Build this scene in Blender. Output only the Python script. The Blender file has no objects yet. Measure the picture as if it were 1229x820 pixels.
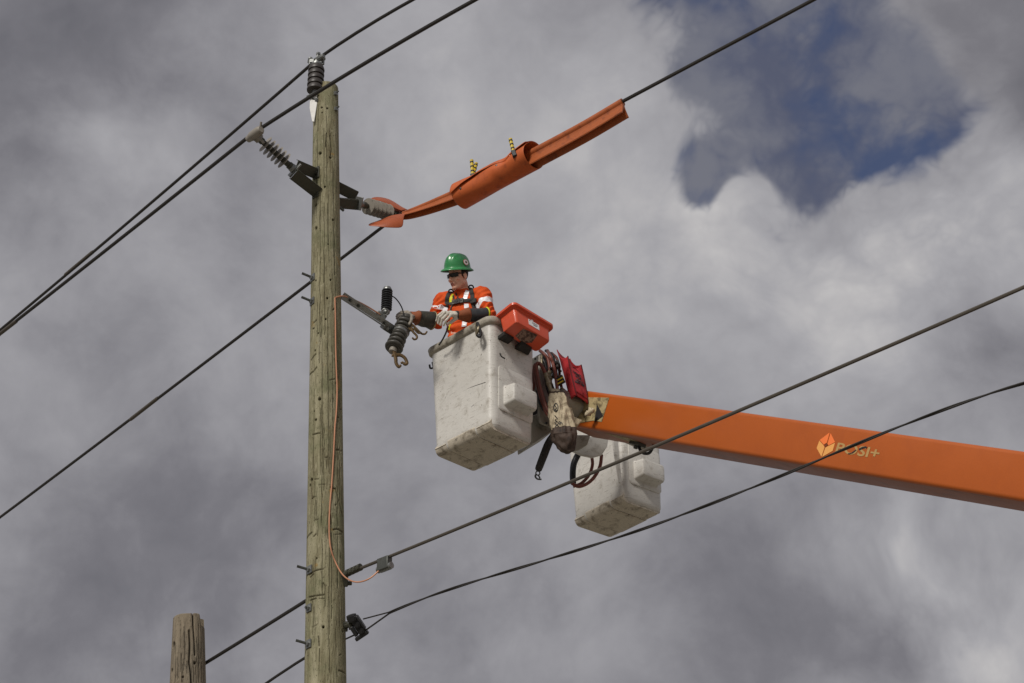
import bpy, math, random
import numpy as np
from mathutils import Vector, Matrix, noise as mnoise
from mathutils.bvhtree import BVHTree

random.seed(7)
RNG = np.random.default_rng(7)
SC = bpy.context.scene
COL = SC.collection
rad = math.radians

# ------------------------------------------------------------------ camera
FPX, W0, H0 = 2000.0, 1229.0, 820.0
PITCH, ROLL = rad(31.0), rad(1.6)
CAM = np.array([0.0, 0.0, 1.7])
FW = np.array([0.0, math.cos(PITCH), math.sin(PITCH)])
_rt = np.array([1.0, 0.0, 0.0])
_up = np.cross(_rt, FW)
RT = _rt * math.cos(ROLL) - _up * math.sin(ROLL)
UP = _up * math.cos(ROLL) + _rt * math.sin(ROLL)
cd = bpy.data.cameras.new("camera")
cd.sensor_width = 36.0
cd.lens = 36.0 * FPX / W0
cd.clip_start, cd.clip_end = 0.1, 6000.0
cam = bpy.data.objects.new("camera", cd)
COL.objects.link(cam)
cam.matrix_world = Matrix(((RT[0], UP[0], -FW[0], CAM[0]), (RT[1], UP[1], -FW[1], CAM[1]),
                           (RT[2], UP[2], -FW[2], CAM[2]), (0, 0, 0, 1)))
SC.camera = cam

def ray(px, py):
    return FW + RT * ((px - W0 / 2) / FPX) + UP * ((H0 / 2 - py) / FPX)

def at(px, py, Y):
    """world point seen at photo position (px, py) at ground distance Y from the camera"""
    r = ray(px, py)
    return CAM + r * ((Y - CAM[1]) / r[1])

def on_plane(px, py, P, n):
    r = ray(px, py)
    return CAM + r * (np.dot(np.asarray(P) - CAM, n) / np.dot(r, n))

def nrm(v):
    v = np.asarray(v, float)
    return v / (np.linalg.norm(v) + 1e-12)

# ------------------------------------------------------------------ view, sun, sky
SC.view_settings.view_transform = 'Standard'
SC.view_settings.look = 'None'
SC.view_settings.exposure = 0.3
SC.view_settings.gamma = 1.0
SC.view_settings.use_curve_mapping = False
SC.render.engine = 'CYCLES'
SC.cycles.max_bounces = 6

SUN_DIR = nrm([-0.40, -0.82, 0.70])          # towards the sun: behind the camera, a little to the left
sl = bpy.data.lights.new("sun", 'SUN')
sl.energy, sl.angle, sl.color = 2.1, rad(12.0), (1.0, 0.95, 0.88)
sun = bpy.data.objects.new("sun", sl)
COL.objects.link(sun)
sun.rotation_euler = Vector(SUN_DIR).to_track_quat('Z', 'Y').to_euler()
sun.location = (0, -20, 40)

world = bpy.data.worlds.new("World")
SC.world = world
world.use_nodes = True

class NT:
    """small helper to write node trees"""
    def __init__(s, nt):
        s.nt = nt
        nt.nodes.clear()
    def n(s, typ, **kw):
        nd = s.nt.nodes.new(typ)
        for k, v in kw.items():
            setattr(nd, k, v)
        return nd
    def link(s, a, b):
        s.nt.links.new(a, b)
    def put(s, sock, v):
        if hasattr(v, 'is_output'):
            s.link(v, sock)
        elif isinstance(v, (tuple, list, np.ndarray)):
            t = tuple(float(q) for q in v)
            if len(sock.default_value) == 4 and len(t) == 3:
                t = t + (1.0,)
            sock.default_value = t
        else:
            sock.default_value = v
    def math(s, op, a, b=0.0, c=None, clamp=False):
        nd = s.n('ShaderNodeMath', operation=op, use_clamp=clamp)
        s.put(nd.inputs[0], a); s.put(nd.inputs[1], b)
        if c is not None:
            s.put(nd.inputs[2], c)
        return nd.outputs[0]
    def vmath(s, op, a, b=None, scale=None):
        nd = s.n('ShaderNodeVectorMath', operation=op)
        s.put(nd.inputs[0], a)
        if b is not None:
            s.put(nd.inputs[1], b)
        if scale is not None:
            s.put(nd.inputs['Scale'], scale)
        return nd.outputs['Value'] if op in ('DOT_PRODUCT', 'LENGTH') else nd.outputs[0]
    def noise(s, vec, scale, detail=6.0, rough=0.55, dist=0.0, col=False):
        nd = s.n('ShaderNodeTexNoise')
        s.put(nd.inputs['Vector'], vec)
        nd.inputs['Scale'].default_value = scale
        nd.inputs['Detail'].default_value = detail
        nd.inputs['Roughness'].default_value = rough
        nd.inputs['Distortion'].default_value = dist
        return nd.outputs['Color'] if col else nd.outputs[0]
    def mix(s, fac, a, b, blend='MIX'):
        nd = s.n('ShaderNodeMix', data_type='RGBA', blend_type=blend)
        s.put(nd.inputs[0], fac); s.put(nd.inputs[6], a); s.put(nd.inputs[7], b)
        return nd.outputs[2]
    def ramp(s, fac, stops, interp='LINEAR'):
        nd = s.n('ShaderNodeValToRGB')
        nd.color_ramp.interpolation = interp
        e = nd.color_ramp.elements
        while len(e) < len(stops):
            e.new(0.5)
        for i, (p, c) in enumerate(stops):
            e[i].position = p
            e[i].color = (c, c, c, 1) if isinstance(c, (int, float)) else tuple(c) + (1,)
        s.put(nd.inputs[0], fac)
        return nd.outputs[0]
    def smooth(s, v, lo, hi):
        nd = s.n('ShaderNodeMapRange', interpolation_type='SMOOTHSTEP')
        s.put(nd.inputs[0], v)
        nd.inputs[1].default_value, nd.inputs[2].default_value = lo, hi
        return nd.outputs[0]

def lin(c):
    c = c / 255.0
    return c / 12.92 if c <= 0.04045 else ((c + 0.055) / 1.055) ** 2.4

def S(r, g, b):
    return (lin(r), lin(g), lin(b))

def build_sky():
    t = NT(world.node_tree)
    sky = t.n('ShaderNodeTexSky', sky_type='NISHITA', sun_disc=False)
    sky.sun_elevation = math.asin(SUN_DIR[2])
    sky.sun_rotation = math.atan2(SUN_DIR[0], SUN_DIR[1])
    d = t.vmath('NORMALIZE', t.n('ShaderNodeTexCoord').outputs['Generated'])
    # gentle warps, soft masses and billowing puffs
    w1 = t.noise(d, 6.0, 3.0, 0.5, col=True)
    d1 = t.vmath('ADD', d, t.vmath('SCALE', t.vmath('SUBTRACT', w1, (.5, .5, .5)), scale=0.07))
    w2 = t.noise(d, 24.0, 3.0, 0.5, col=True)
    d2 = t.vmath('ADD', d1, t.vmath('SCALE', t.vmath('SUBTRACT', w2, (.5, .5, .5)), scale=0.014))
    big = t.noise(d1, 6.0, 5.0, 0.5)
    mid = t.noise(d1, 15.0, 8.0, 0.56)
    fine = t.noise(d1, 70.0, 6.0, 0.6)
    puff = None
    for sc_, am in ((9.0, .5), (19.0, .28), (41.0, .16), (87.0, .09), (180.0, .05)):
        n_ = t.noise(t.vmath('ADD', d1, (sc_ * .13, sc_ * .07, .3)), sc_, 0.0)
        n_ = t.math('SUBTRACT', n_, 0.5)
        n_ = t.math('MULTIPLY', t.math('SQRT', t.math('MULTIPLY_ADD', n_, n_, 0.002)), 4.0 * am)
        puff = n_ if puff is None else t.math('ADD', puff, n_)
    puff = t.math('SUBTRACT', puff, 0.42)

    def blobs(vec, lst):
        tot = None
        for px, py, rpx, amp in lst:
            c = nrm(ray(px, py))
            k = 2.0 * (FPX / rpx) ** 2
            dot = t.vmath('DOT_PRODUCT', t.vmath('NORMALIZE', vec), c)
            e = t.math('MULTIPLY', t.math('POWER', math.e, t.math('MULTIPLY', t.math('SUBTRACT', dot, 1.0), k)), amp)
            tot = e if tot is None else t.math('ADD', tot, e)
        return tot
    tone = blobs(d1, SKY_TONE)
    v = t.math('ADD', tone, 0.56)
    v = t.math('ADD', v, t.math('MULTIPLY', t.math('SUBTRACT', big, 0.5), 0.55))
    v = t.math('ADD', v, t.math('MULTIPLY', t.math('SUBTRACT', mid, 0.5), 0.55))
    pamp = t.math('ADD', 0.16, blobs(d1, SKY_PUFF))
    v = t.math('ADD', v, t.math('MULTIPLY', puff, pamp))
    v = t.math('ADD', v, t.math('MULTIPLY', t.math('SUBTRACT', fine, 0.5), 0.10))
    k = 10.0
    SKY_K = 2.0 ** -SC.view_settings.exposure
    def s(*c):
        return tuple(q * k * SKY_K for q in S(*c))
    # cloud light, dim grey bases to bright edges
    cloud = t.ramp(t.math('MULTIPLY', v, 0.82), [(0.0, (1, 1, 1)), (1.0, (1, 1, 1))])
    nd = cloud.node.color_ramp
    stops = [(0.0, S(94, 94, 101)), (0.27, S(121, 120, 126)), (0.45, S(146, 145, 150)), (0.64, S(165, 164, 168)), (0.82, S(186, 184, 185)), (1.0, S(208, 206, 204))]
    while len(nd.elements) < len(stops):
        nd.elements.new(0.5)
    for i, (p, c) in enumerate(stops):
        nd.elements[i].position = p
        nd.elements[i].color = c + (1,)
    cloud = t.vmath('SCALE', cloud, scale=k * SKY_K)
    # gap in the clouds with the blue sky behind a thin veil
    hole = t.math('ADD', blobs(d1, SKY_GAP), t.math('MULTIPLY', puff, -0.85))
    hole = t.math('ADD', hole, t.math('MULTIPLY', t.math('SUBTRACT', mid, 0.5), 0.8))
    hole = t.math('ADD', hole, t.math('MULTIPLY', t.math('SUBTRACT', fine, 0.5), 0.18))
    hf = t.smooth(hole, 0.26, 0.72)
    blue = t.mix(0.80, sky.outputs[0], s(58, 66, 96))
    haze = t.math('ADD', t.math('ADD', mid, t.math('MULTIPLY', puff, .55)), t.math('MULTIPLY', blobs(d1, SKY_VEIL), .3))
    vcol = t.mix(t.smooth(t.math('ADD', puff, t.math('MULTIPLY', fine, .4)), .0, .6), s(88, 92, 110), s(118, 119, 128))
    veil = t.mix(t.math('ADD', t.math('MULTIPLY', t.smooth(haze, 0.36, 0.68), 0.84), .06), blue, vcol)
    colr = t.mix(hf, cloud, veil)
    bg = t.n('ShaderNodeBackground')
    t.put(bg.inputs[0], colr)
    bg.inputs[1].default_value = 0.1
    out = t.n('ShaderNodeOutputWorld')
    t.link(bg.outputs[0], out.inputs[0])

# broad light and dark cloud masses: photo position, reach, strength
SKY_TONE = [(50, 40, 170, -.34), (330, 50, 130, -.12), (140, 170, 60, .22), (230, 190, 60, .08), (110, 300, 70, .04), (120, 400, 90, -.12), (40, 320, 60, .06),
            (590, 110, 120, .14), (700, 190, 110, .12), (760, 340, 130, .10), (560, 320, 130, .10), (800, 220, 60, .1),
            (890, 290, 60, .20), (1020, 350, 110, .10), (1185, 250, 80, .24), (1165, 130, 45, .26), (1000, 255, 50, -.10), (860, 400, 120, .08),
            (1150, 30, 100, -.30), (1200, 110, 50, -.20), (700, 10, 60, -.12), (960, 320, 60, .06), (1110, 420, 120, .06), (1200, 420, 60, -.14),
            (280, 620, 180, -.22), (480, 760, 160, -.08), (130, 740, 160, -.20), (700, 760, 160, -.08), (900, 720, 120, -.18), (600, 560, 120, .04),
            (1085, 670, 30, .22), (1130, 740, 40, .08), (1165, 690, 36, .12), (1130, 640, 24, -.14), (1190, 780, 50, .20), (1048, 770, 40, -.16), (250, 480, 130, .02)]
SKY_GAP = [(840, 100, 55, .65), (800, 130, 34, .40), (960, 30, 90, .80), (930, 130, 90, .75), (1040, 120, 80, .80), (1100, 160, 50, .60), (868, 205, 36, 1.0), (830, 180, 34, .5),
           (1085, 60, 90, .62), (985, 185, 50, .55), (740, 150, 50, -.5), (915, 225, 24, -.8), (1170, 190, 45, -.6), (1190, 80, 50, -.2), (760, 20, 70, .3), (850, 10, 70, .5)]
SKY_PUFF = [(900, 240, 120, .30), (1130, 230, 130, .45), (1050, 350, 120, .22), (1110, 700, 110, .40), (720, 90, 90, .15), (140, 160, 100, .10)]
SKY_VEIL = [(900, 110, 70, .7), (820, 60, 60, .4), (1000, 60, 60, .5), (1075, 165, 36, -.3), (1110, 170, 30, -.2), (868, 230, 26, -.9), (960, 20, 40, -.2), (1130, 40, 80, .8), (985, 205, 50, .7), (1000, 150, 26, -.2)]
build_sky()

# ------------------------------------------------------------------ materials
def mat(name, col, rough=0.6, metal=0.0, var=0.12, vscale=6.0, bump=0.0, bscale=40.0, dirt=None, dscale=9.0, damt=0.5,
        dlo=0.5, dhi=0.68, coat=0.0, stretch=(1, 1, 1), streak=None, sstretch=(1, 1, 1), slo=0.6, shi=0.66, spec=0.5, fine=0.0, speck=None):
    m = bpy.data.materials.new(name)
    m.use_nodes = True
    t = NT(m.node_tree)
    tc = t.n('ShaderNodeTexCoord').outputs['Object']
    mp = t.n('ShaderNodeMapping'); t.put(mp.inputs['Scale'], stretch); t.link(tc, mp.inputs[0])
    v = mp.outputs[0]
    n1 = t.noise(v, vscale, 6, 0.6)
    c = t.mix(n1, tuple(q * (1 - var) for q in col), tuple(min(1, q * (1 + var)) for q in col))
    if fine:
        nf = t.noise(v, 110.0, 4, 0.6)
        c = t.mix(t.smooth(nf, .35, .65), c, t.mix(1.0, c, (1 - fine,) * 3, 'MULTIPLY'))
    if dirt is not None:
        nd = t.noise(v, dscale, 9, 0.68, 0.4)
        c = t.mix(t.math('MULTIPLY', t.smooth(nd, dlo, dhi), damt), c, dirt)
    if streak is not None:
        sp = t.n('ShaderNodeMapping'); t.put(sp.inputs['Scale'], sstretch); t.link(tc, sp.inputs[0])
        sp.inputs['Rotation'].default_value = (0, rad(24), rad(10)) if sstretch[2] > sstretch[0] else (0, 0, 0)
        ns = t.noise(sp.outputs[0], 5.0, 8, 0.7, 0.2)
        c = t.mix(t.math('MULTIPLY', t.smooth(ns, slo, shi), 0.7), c, streak)
    if speck is not None:
        sm = t.n('ShaderNodeMapping'); t.put(sm.inputs['Scale'], (1, 1, .55)); t.link(tc, sm.inputs[0])
        sn = t.noise(sm.outputs[0], 48.0, 5, .62)
        c = t.mix(t.math('MULTIPLY', t.smooth(sn, .645, .70), .85), c, speck)
    b = t.n('ShaderNodeBsdfPrincipled')
    t.put(b.inputs['Base Color'], c)
    r = t.math('ADD', t.math('MULTIPLY', t.math('SUBTRACT', n1, 0.5), 0.3), rough, clamp=True)
    t.put(b.inputs['Roughness'], r)
    b.inputs['Metallic'].default_value = metal
    b.inputs['Specular IOR Level'].default_value = spec
    b.inputs['Coat Weight'].default_value = coat
    b.inputs['Coat Roughness'].default_value = 0.12
    if bump:
        bn = t.n('ShaderNodeBump')
        bn.inputs['Strength'].default_value = bump
        bn.inputs['Distance'].default_value = 0.004
        t.put(bn.inputs['Height'], t.noise(v, bscale, 6, 0.6))
        t.link(bn.outputs[0], b.inputs['Normal'])
    o = t.n('ShaderNodeOutputMaterial')
    t.link(b.outputs[0], o.inputs[0])
    return m

def wood_mat(name, tones, attr=True):
    m = bpy.data.materials.new(name)
    m.use_nodes = True
    t = NT(m.node_tree)
    tc = t.n('ShaderNodeTexCoord').outputs['Object']
    def scaled(s3):
        mp = t.n('ShaderNodeMapping'); t.put(mp.inputs['Scale'], s3); t.link(tc, mp.inputs[0])
        return mp.outputs[0]
    warp = t.vmath('ADD', tc, t.vmath('SCALE', t.noise(tc, 4.0, 3, .5, col=True), scale=0.05))
    mg = t.n('ShaderNodeMapping'); t.put(mg.inputs['Scale'], (1, 1, .045)); t.link(warp, mg.inputs[0])
    grain = t.noise(mg.outputs[0], 95.0, 6, 0.65)
    mg2 = t.n('ShaderNodeMapping'); t.put(mg2.inputs['Scale'], (1, 1, .12)); t.link(warp, mg2.inputs[0])
    streak = t.noise(mg2.outputs[0], 16.0, 7, 0.6)
    blot = t.noise(tc, 3.2, 7, 0.62)
    knots = t.noise(scaled((1, 1, .8)), 9.0, 4, 0.5)
    c = t.ramp(streak, [(0.28, tones[0]), (0.5, tones[1]), (0.72, tones[2])])
    c = t.mix(t.smooth(blot, .46, .68), c, tones[3])
    c = t.mix(t.math('MULTIPLY', t.smooth(grain, .5, .72), 0.55), c, tones[4])
    c = t.mix(t.math('MULTIPLY', t.smooth(grain, .47, .30), 0.35), c, tones[2])
    c = t.mix(t.math('MULTIPLY', t.smooth(knots, .66, .74), 0.8), c, tones[5])
    fleck = t.noise(scaled((1, 1, .35)), 130.0, 3, .5)
    c = t.mix(t.math('MULTIPLY', t.smooth(fleck, .60, .70), 0.75), c, tones[4])
    cross = t.noise(scaled((.5, .5, 5)), 16.0, 5, .7)
    c = t.mix(t.math('MULTIPLY', t.smooth(cross, .63, .70), 0.5), c, tones[4])
    pale = t.noise(scaled((1, 1, .3)), 45.0, 4, .6)
    c = t.mix(t.math('MULTIPLY', t.smooth(pale, .56, .70), 0.6), c, tones[2])
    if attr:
        at_ = t.n('ShaderNodeAttribute', attribute_name='recess_tint')
        c = t.mix(at_.outputs['Fac'], c, tones[4])  # holes, gouges and cracks take the darkest wood tone
    b = t.n('ShaderNodeBsdfPrincipled')
    t.put(b.inputs['Base Color'], c)
    b.inputs['Roughness'].default_value = 0.85
    b.inputs['Specular IOR Level'].default_value = 0.25
    bn = t.n('ShaderNodeBump')
    bn.inputs['Strength'].default_value = 0.9
    bn.inputs['Distance'].default_value = 0.006
    t.put(bn.inputs['Height'], t.math('ADD', grain, t.math('MULTIPLY', streak, .8)))
    t.link(bn.outputs[0], b.inputs['Normal'])
    o = t.n('ShaderNodeOutputMaterial')
    t.link(b.outputs[0], o.inputs[0])
    return m

M = {}
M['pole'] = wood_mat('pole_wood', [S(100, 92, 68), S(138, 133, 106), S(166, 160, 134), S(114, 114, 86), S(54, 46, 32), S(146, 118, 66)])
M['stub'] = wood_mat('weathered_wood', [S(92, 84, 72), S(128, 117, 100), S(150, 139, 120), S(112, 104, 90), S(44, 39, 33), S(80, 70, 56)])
M['wire'] = mat('black_cable', S(46, 43, 40), .55, .2, .2, 8)
M['wire2'] = mat('grey_cable', S(92, 86, 78), .5, .5, .2, 8)
M['galv'] = mat('galvanised_steel', S(140, 142, 140), .42, .75, .25, 14, .2, 60, S(70, 66, 58), 12, .5)
M['steel'] = mat('dark_steel', S(88, 90, 86), .5, .6, .25, 10, .2, 50, S(58, 54, 44), 14, .6)
M['bracket'] = mat('bracket_steel', S(74, 74, 64), .6, .3, .25, 10, .3, 50, S(44, 40, 32), 9, .6)
M['shed'] = mat('grey_polymer', S(142, 136, 126), .5, 0, .12, 9, .1, 60, S(80, 76, 68), 16, .5)
M['shed_dark'] = mat('dark_polymer', S(58, 53, 50), .5, 0, .15, 9, .1, 60, S(40, 36, 34), 16, .5)
M['cutout'] = mat('cutout_polymer', S(66, 64, 58), .45, 0, .18, 12, .15, 70, S(98, 94, 84), 18, .4)
M['black'] = mat('black_rubber', S(30, 30, 31), .5, 0, .2, 9, .1, 50)
M['arrester'] = mat('arrester_polymer', S(40, 42, 45), .45, 0, .2, 9, .1, 50)
M['brass'] = mat('tarnished_brass', S(100, 80, 52), .45, .5, .3, 22, .2, 80, S(58, 44, 26), 20, .7)
M['copper'] = mat('copper_wire', S(190, 136, 104), .5, .2, .2, 10)
M['plate_white'] = mat('white_plate', S(205, 204, 200), .5, .1, .08, 9, 0, 40, S(150, 146, 140), 14, .4)
M['guard'] = mat('orange_guard', S(168, 88, 42), .5, 0, .14, 7, .15, 40, S(118, 58, 30), 9, .75)  # darker blotches put shading into the guard's colour
M['guard_dark'] = mat('orange_hood', S(164, 80, 40), .5, 0, .15, 8, .2, 40, S(128, 62, 38), 9, .6)
M['blanket'] = mat('orange_blanket', S(192, 92, 38), .62, 0, .12, 5, .25, 30, S(146, 66, 30), 9, .65)
M['yellow'] = mat('yellow_plastic', S(205, 180, 40), .45, 0, .1, 30)
M['bucket'] = mat('fibreglass', S(210, 207, 200), .42, 0, .07, 5, .35, 24, S(128, 118, 100), 11, .55, .5, .74,
                  streak=S(104, 94, 78), sstretch=(1.6, 1.6, 34), slo=.575, shi=.66, fine=.08, speck=S(96, 86, 70), coat=.12)
M['bucket_dirty'] = mat('grimy_fibreglass', S(204, 194, 176), .6, 0, .12, 8, .4, 30, S(92, 80, 62), 10, .8, .48, .70,
                        streak=S(46, 40, 32), sstretch=(1.2, 9, 1.2), slo=.58, shi=.68, fine=.2, speck=S(48, 42, 34))
M['rim'] = mat('worn_rim', S(180, 173, 158), .6, 0, .15, 8, .4, 30, S(84, 76, 62), 9, .85, .46, .68, fine=.25, speck=S(56, 50, 42))
M['tray'] = mat('orange_red_plastic', S(214, 84, 52), .42, 0, .06, 6, .08, 40, S(196, 64, 38), 7, .4, coat=.15)
M['grime'] = mat('worn_label', S(150, 122, 108), .7, 0, .3, 30, .2, 60, S(60, 36, 28), 34, .95, .42, .58)
M['label'] = mat('white_label', S(226, 226, 226), .45, 0, .04, 20)
M['ink'] = mat('ink', S(34, 32, 34), .6, 0, .1, 20)
M['boom'] = mat('boom_paint', S(180, 88, 20), .38, 0, .07, 1.6, .05, 12, S(158, 74, 20), 2.2, .35, .45, .7, coat=.25, stretch=(1, 1, 1), fine=.05)
M['boom_under'] = mat('boom_underside_reflect', S(150, 92, 66), .55, 0, .14, 3, .1, 30, S(104, 70, 56), 5, .6, fine=.1)  # underside copy of the paint, its brown reflected tone put into the colour
M['tan_plate'] = mat('grimy_tan_plate', S(176, 160, 118), .65, 0, .2, 18, .3, 60, S(84, 72, 48), 22, .85, .45, .62)
M['logo_a'] = mat('logo_orange', S(250, 128, 62), .45, 0, .04, 20)
M['logo_b'] = mat('logo_sand', S(238, 170, 92), .45, 0, .04, 20)
M['logo_c'] = mat('logo_brown', S(120, 58, 24), .45, 0, .04, 20)
M['letters'] = mat('letter_tan', S(182, 146, 90), .5, 0, .06, 20)
M['red'] = mat('red_canvas', S(196, 50, 56), .75, 0, .15, 14, .5, 70, S(110, 18, 24), 9, .75, fine=.12)
M['red_dark'] = mat('red_canvas_inside', S(96, 22, 26), .85, 0, .2, 14, .5, 70)
M['canvas'] = mat('dirty_canvas', S(200, 186, 158), .85, 0, .15, 10, .5, 90, S(96, 80, 58), 8, .8, .45, .68, fine=.15,
                  streak=S(78, 62, 46), sstretch=(14, 14, 1.2), slo=.52, shi=.62)  # vertical streaks paint the shade of folds into the cloth
M['leather'] = mat('dark_leather', S(78, 62, 52), .75, 0, .35, 18, .8, 50, S(36, 28, 24), 12, .85, fine=.3)
M['hose'] = mat('red_brown_hose', S(122, 66, 54), .5, 0, .2, 12, .1, 50, S(60, 36, 32), 10, .6)
M['fitting'] = mat('hose_fitting', S(150, 140, 116), .45, .4, .2, 16, .2, 50, S(70, 58, 40), 16, .7)
M['skin'] = mat('skin', S(240, 188, 162), .55, 0, .07, 24, .1, 90, S(178, 108, 86), 14, .45, .45, .65)
M['trousers'] = mat('orange_trousers', S(205, 80, 34), .8, 0, .1, 10)
M['shirt'] = mat('hivis_orange_cloth', S(222, 88, 36), .8, 0, .08, 9, .35, 120, S(176, 58, 22), 9, .55, spec=.2, fine=.12)
M['tape'] = mat('silver_reflective_tape', S(244, 244, 248), .35, 0, .03, 30, spec=.8)
M['lime'] = mat('lime_tape', S(222, 226, 40), .6, 0, .05, 30)
M['webbing'] = mat('black_webbing', S(46, 44, 43), .75, 0, .2, 24, .5, 160, S(88, 82, 74), 26, .35)
M['rubber_sleeve'] = mat('black_sleeve', S(50, 52, 55), .38, 0, .18, 9, .15, 30, S(86, 84, 80), 12, .35)
M['sleeve_olive'] = mat('worn_sleeve', S(54, 52, 44), .5, 0, .2, 9, .2, 30, S(104, 96, 78), 12, .4)
M['cuff'] = mat('tan_leather', S(136, 74, 42), .75, 0, .2, 16, .4, 70, S(130, 58, 26), 10, .6)
M['glove'] = mat('work_glove', S(206, 200, 188), .8, 0, .12, 20, .4, 110, S(128, 120, 108), 16, .6)
M['glove_dark'] = mat('grimy_glove', S(150, 142, 130), .8, 0, .15, 20, .4, 110, S(82, 76, 70), 16, .7)
M['helmet'] = mat('green_hat_shell', S(56, 138, 82), .3, 0, .05, 6, 0, 30, S(36, 104, 60), 9, .4, coat=.2)
M['lens'] = mat('black_lens', S(16, 15, 16), .12, 0, .05, 6)
M['hair'] = mat('dark_hair', S(44, 32, 26), .8, 0, .3, 60, .6, 200)
M['pinkring'] = mat('sticker_ring', S(206, 110, 106), .5, 0, .04, 20)
M['pad'] = mat('black_pad', S(38, 36, 33), .7, 0, .2, 12, .2, 40)
M['grey_box'] = mat('grey_steel_box', S(168, 164, 154), .6, .1, .1, 7, .2, 30, S(92, 84, 72), 8, .7, fine=.12)
M['lips'] = mat('lip_skin', S(168, 98, 84), .5, 0, .05, 20)

# ------------------------------------------------------------------ scene objects
INV = {}       # root object -> inverse of its world matrix, for parts built in world coordinates

def tag(o, label=None, cat=None, group=None, kind=None):
    if label: o['label'] = label
    if cat: o['category'] = cat
    if group: o['group'] = group
    if kind: o['kind'] = kind
    return o

def thing(name, loc, label, cat, group=None, rotz=0.0):
    o = bpy.data.objects.new(name, None)
    COL.objects.link(o)
    o.location = tuple(loc)
    o.rotation_euler = (0, 0, rotz)
    o.empty_display_size = 0.1
    INV[o] = np.array((Matrix.Translation(Vector(loc)) @ Matrix.Rotation(rotz, 4, 'Z')).inverted())
    return tag(o, label, cat, group)

def smooth_mesh(me, angle=42):
    me.polygons.foreach_set('use_smooth', [True] * len(me.polygons))
    me.set_sharp_from_angle(angle=rad(angle))

class MB:
    """collects shapes and links them as one mesh object"""
    def __init__(s):
        s.V, s.F, s.mi, s.cur = [], [], [], 0
    def add(s, vs, fs):
        o = len(s.V)
        s.V.extend([tuple(map(float, v)) for v in vs])
        s.F.extend([tuple(i + o for i in f) for f in fs])
        s.mi.extend([s.cur] * len(fs))
        return s
    def loft(s, rings, cap0=True, cap1=True, closed=True):
        n = len(rings[0]); vs = [v for r in rings for v in r]; fs = []
        m = n if closed else n - 1
        for i in range(len(rings) - 1):
            for j in range(m):
                a, b = i * n + j, i * n + (j + 1) % n
                fs.append((a, b, b + n, a + n))
        if cap0 and closed: fs.append(tuple(range(n))[::-1])
        if cap1 and closed: fs.append(tuple((len(rings) - 1) * n + j for j in range(n)))
        return s.add(vs, fs)
    def tube(s, pts, r, n=10, cap=True, flat=1.0, up=None):
        pts = [np.asarray(p, float) for p in pts]
        rs = list(r) if hasattr(r, '__len__') else [r] * len(pts)
        rings = []; ref = None
        for i, p in enumerate(pts):
            t = nrm(pts[min(i + 1, len(pts) - 1)] - pts[max(i - 1, 0)])
            if ref is None:
                ref = np.array(up if up is not None else ((0, 0, 1) if abs(t[2]) < .9 else (1, 0, 0)), float)
            x = nrm(ref - t * np.dot(ref, t)); y = np.cross(t, x); ref = x
            rings.append([p + rs[i] * (x * math.cos(q) * flat + y * math.sin(q)) for q in np.linspace(0, 2 * math.pi, n, endpoint=False)])
        return s.loft(rings, cap, cap)
    def lathe(s, o, d, prof, n=24, caps=True):
        o = np.asarray(o, float); d = nrm(d)
        x = nrm(np.cross(d, (0, 0, 1) if abs(d[2]) < .9 else (1, 0, 0))); y = np.cross(d, x)
        rings = [[o + d * t + r * (x * math.cos(q) + y * math.sin(q)) for q in np.linspace(0, 2 * math.pi, n, endpoint=False)] for t, r in prof]
        return s.loft(rings, caps, caps)
    def box(s, c, ax, ay, az):
        c, ax, ay, az = (np.asarray(q, float) for q in (c, ax, ay, az))
        v = [c + i * ax + j * ay + k * az for k in (-1, 1) for i, j in ((-1, -1), (1, -1), (1, 1), (-1, 1))]
        return s.loft([v[:4], v[4:]])
    def prism(s, poly, ext):
        poly = [np.asarray(p, float) for p in poly]; ext = np.asarray(ext, float)
        return s.loft([poly, [p + ext for p in poly]])
    def torus(s, c, ax, R, r, n=20, m=8, a0=0.0, a1=2 * math.pi, ref=None):
        ax = nrm(ax); c = np.asarray(c, float)
        x = nrm(ref - ax * np.dot(ref, ax)) if ref is not None else nrm(np.cross(ax, (0, 0, 1) if abs(ax[2]) < .9 else (1, 0, 0)))
        y = np.cross(ax, x)
        full = a1 - a0 > 6.28
        pts = [c + R * (x * math.cos(q) + y * math.sin(q)) for q in np.linspace(a0, a1, n + (0 if not full else 1))]
        return s.tube(pts, r, m, not full)
    def build(s, name, mats, parent=None, bevel=0.0, angle=42, local=False, sharp=False, fix=True):
        mats = mats if isinstance(mats, (list, tuple)) else [mats]
        V = np.array(s.V, float)
        p = parent; inv = None
        while p is not None:
            if p in INV: inv = INV[p]; break
            p = p.parent
        if inv is not None and not local:
            V = V @ inv[:3, :3].T + inv[:3, 3]
        return link_mesh(name, V, s.F, mats, parent, s.mi, bevel, angle, fix)

def link_mesh(name, V, F, mats, parent=None, mi=None, bevel=0.0, angle=42, fix=True):
    me = bpy.data.meshes.new(name)
    me.from_pydata([tuple(v) for v in V], [], [tuple(f) for f in F])
    for m in mats:
        me.materials.append(M[m] if isinstance(m, str) else m)
    if mi is not None and len(mats) > 1:
        me.polygons.foreach_set('material_index', list(mi))
    if fix:
        import bmesh
        bm = bmesh.new(); bm.from_mesh(me)
        bmesh.ops.recalc_face_normals(bm, faces=bm.faces)
        bm.to_mesh(me); bm.free()
    smooth_mesh(me, angle)
    o = bpy.data.objects.new(name, me)
    COL.objects.link(o)
    o.parent = parent
    if bevel:
        b = o.modifiers.new('bevel', 'BEVEL')
        b.width, b.segments, b.limit_method = bevel, 2, 'ANGLE'
    return o

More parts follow.
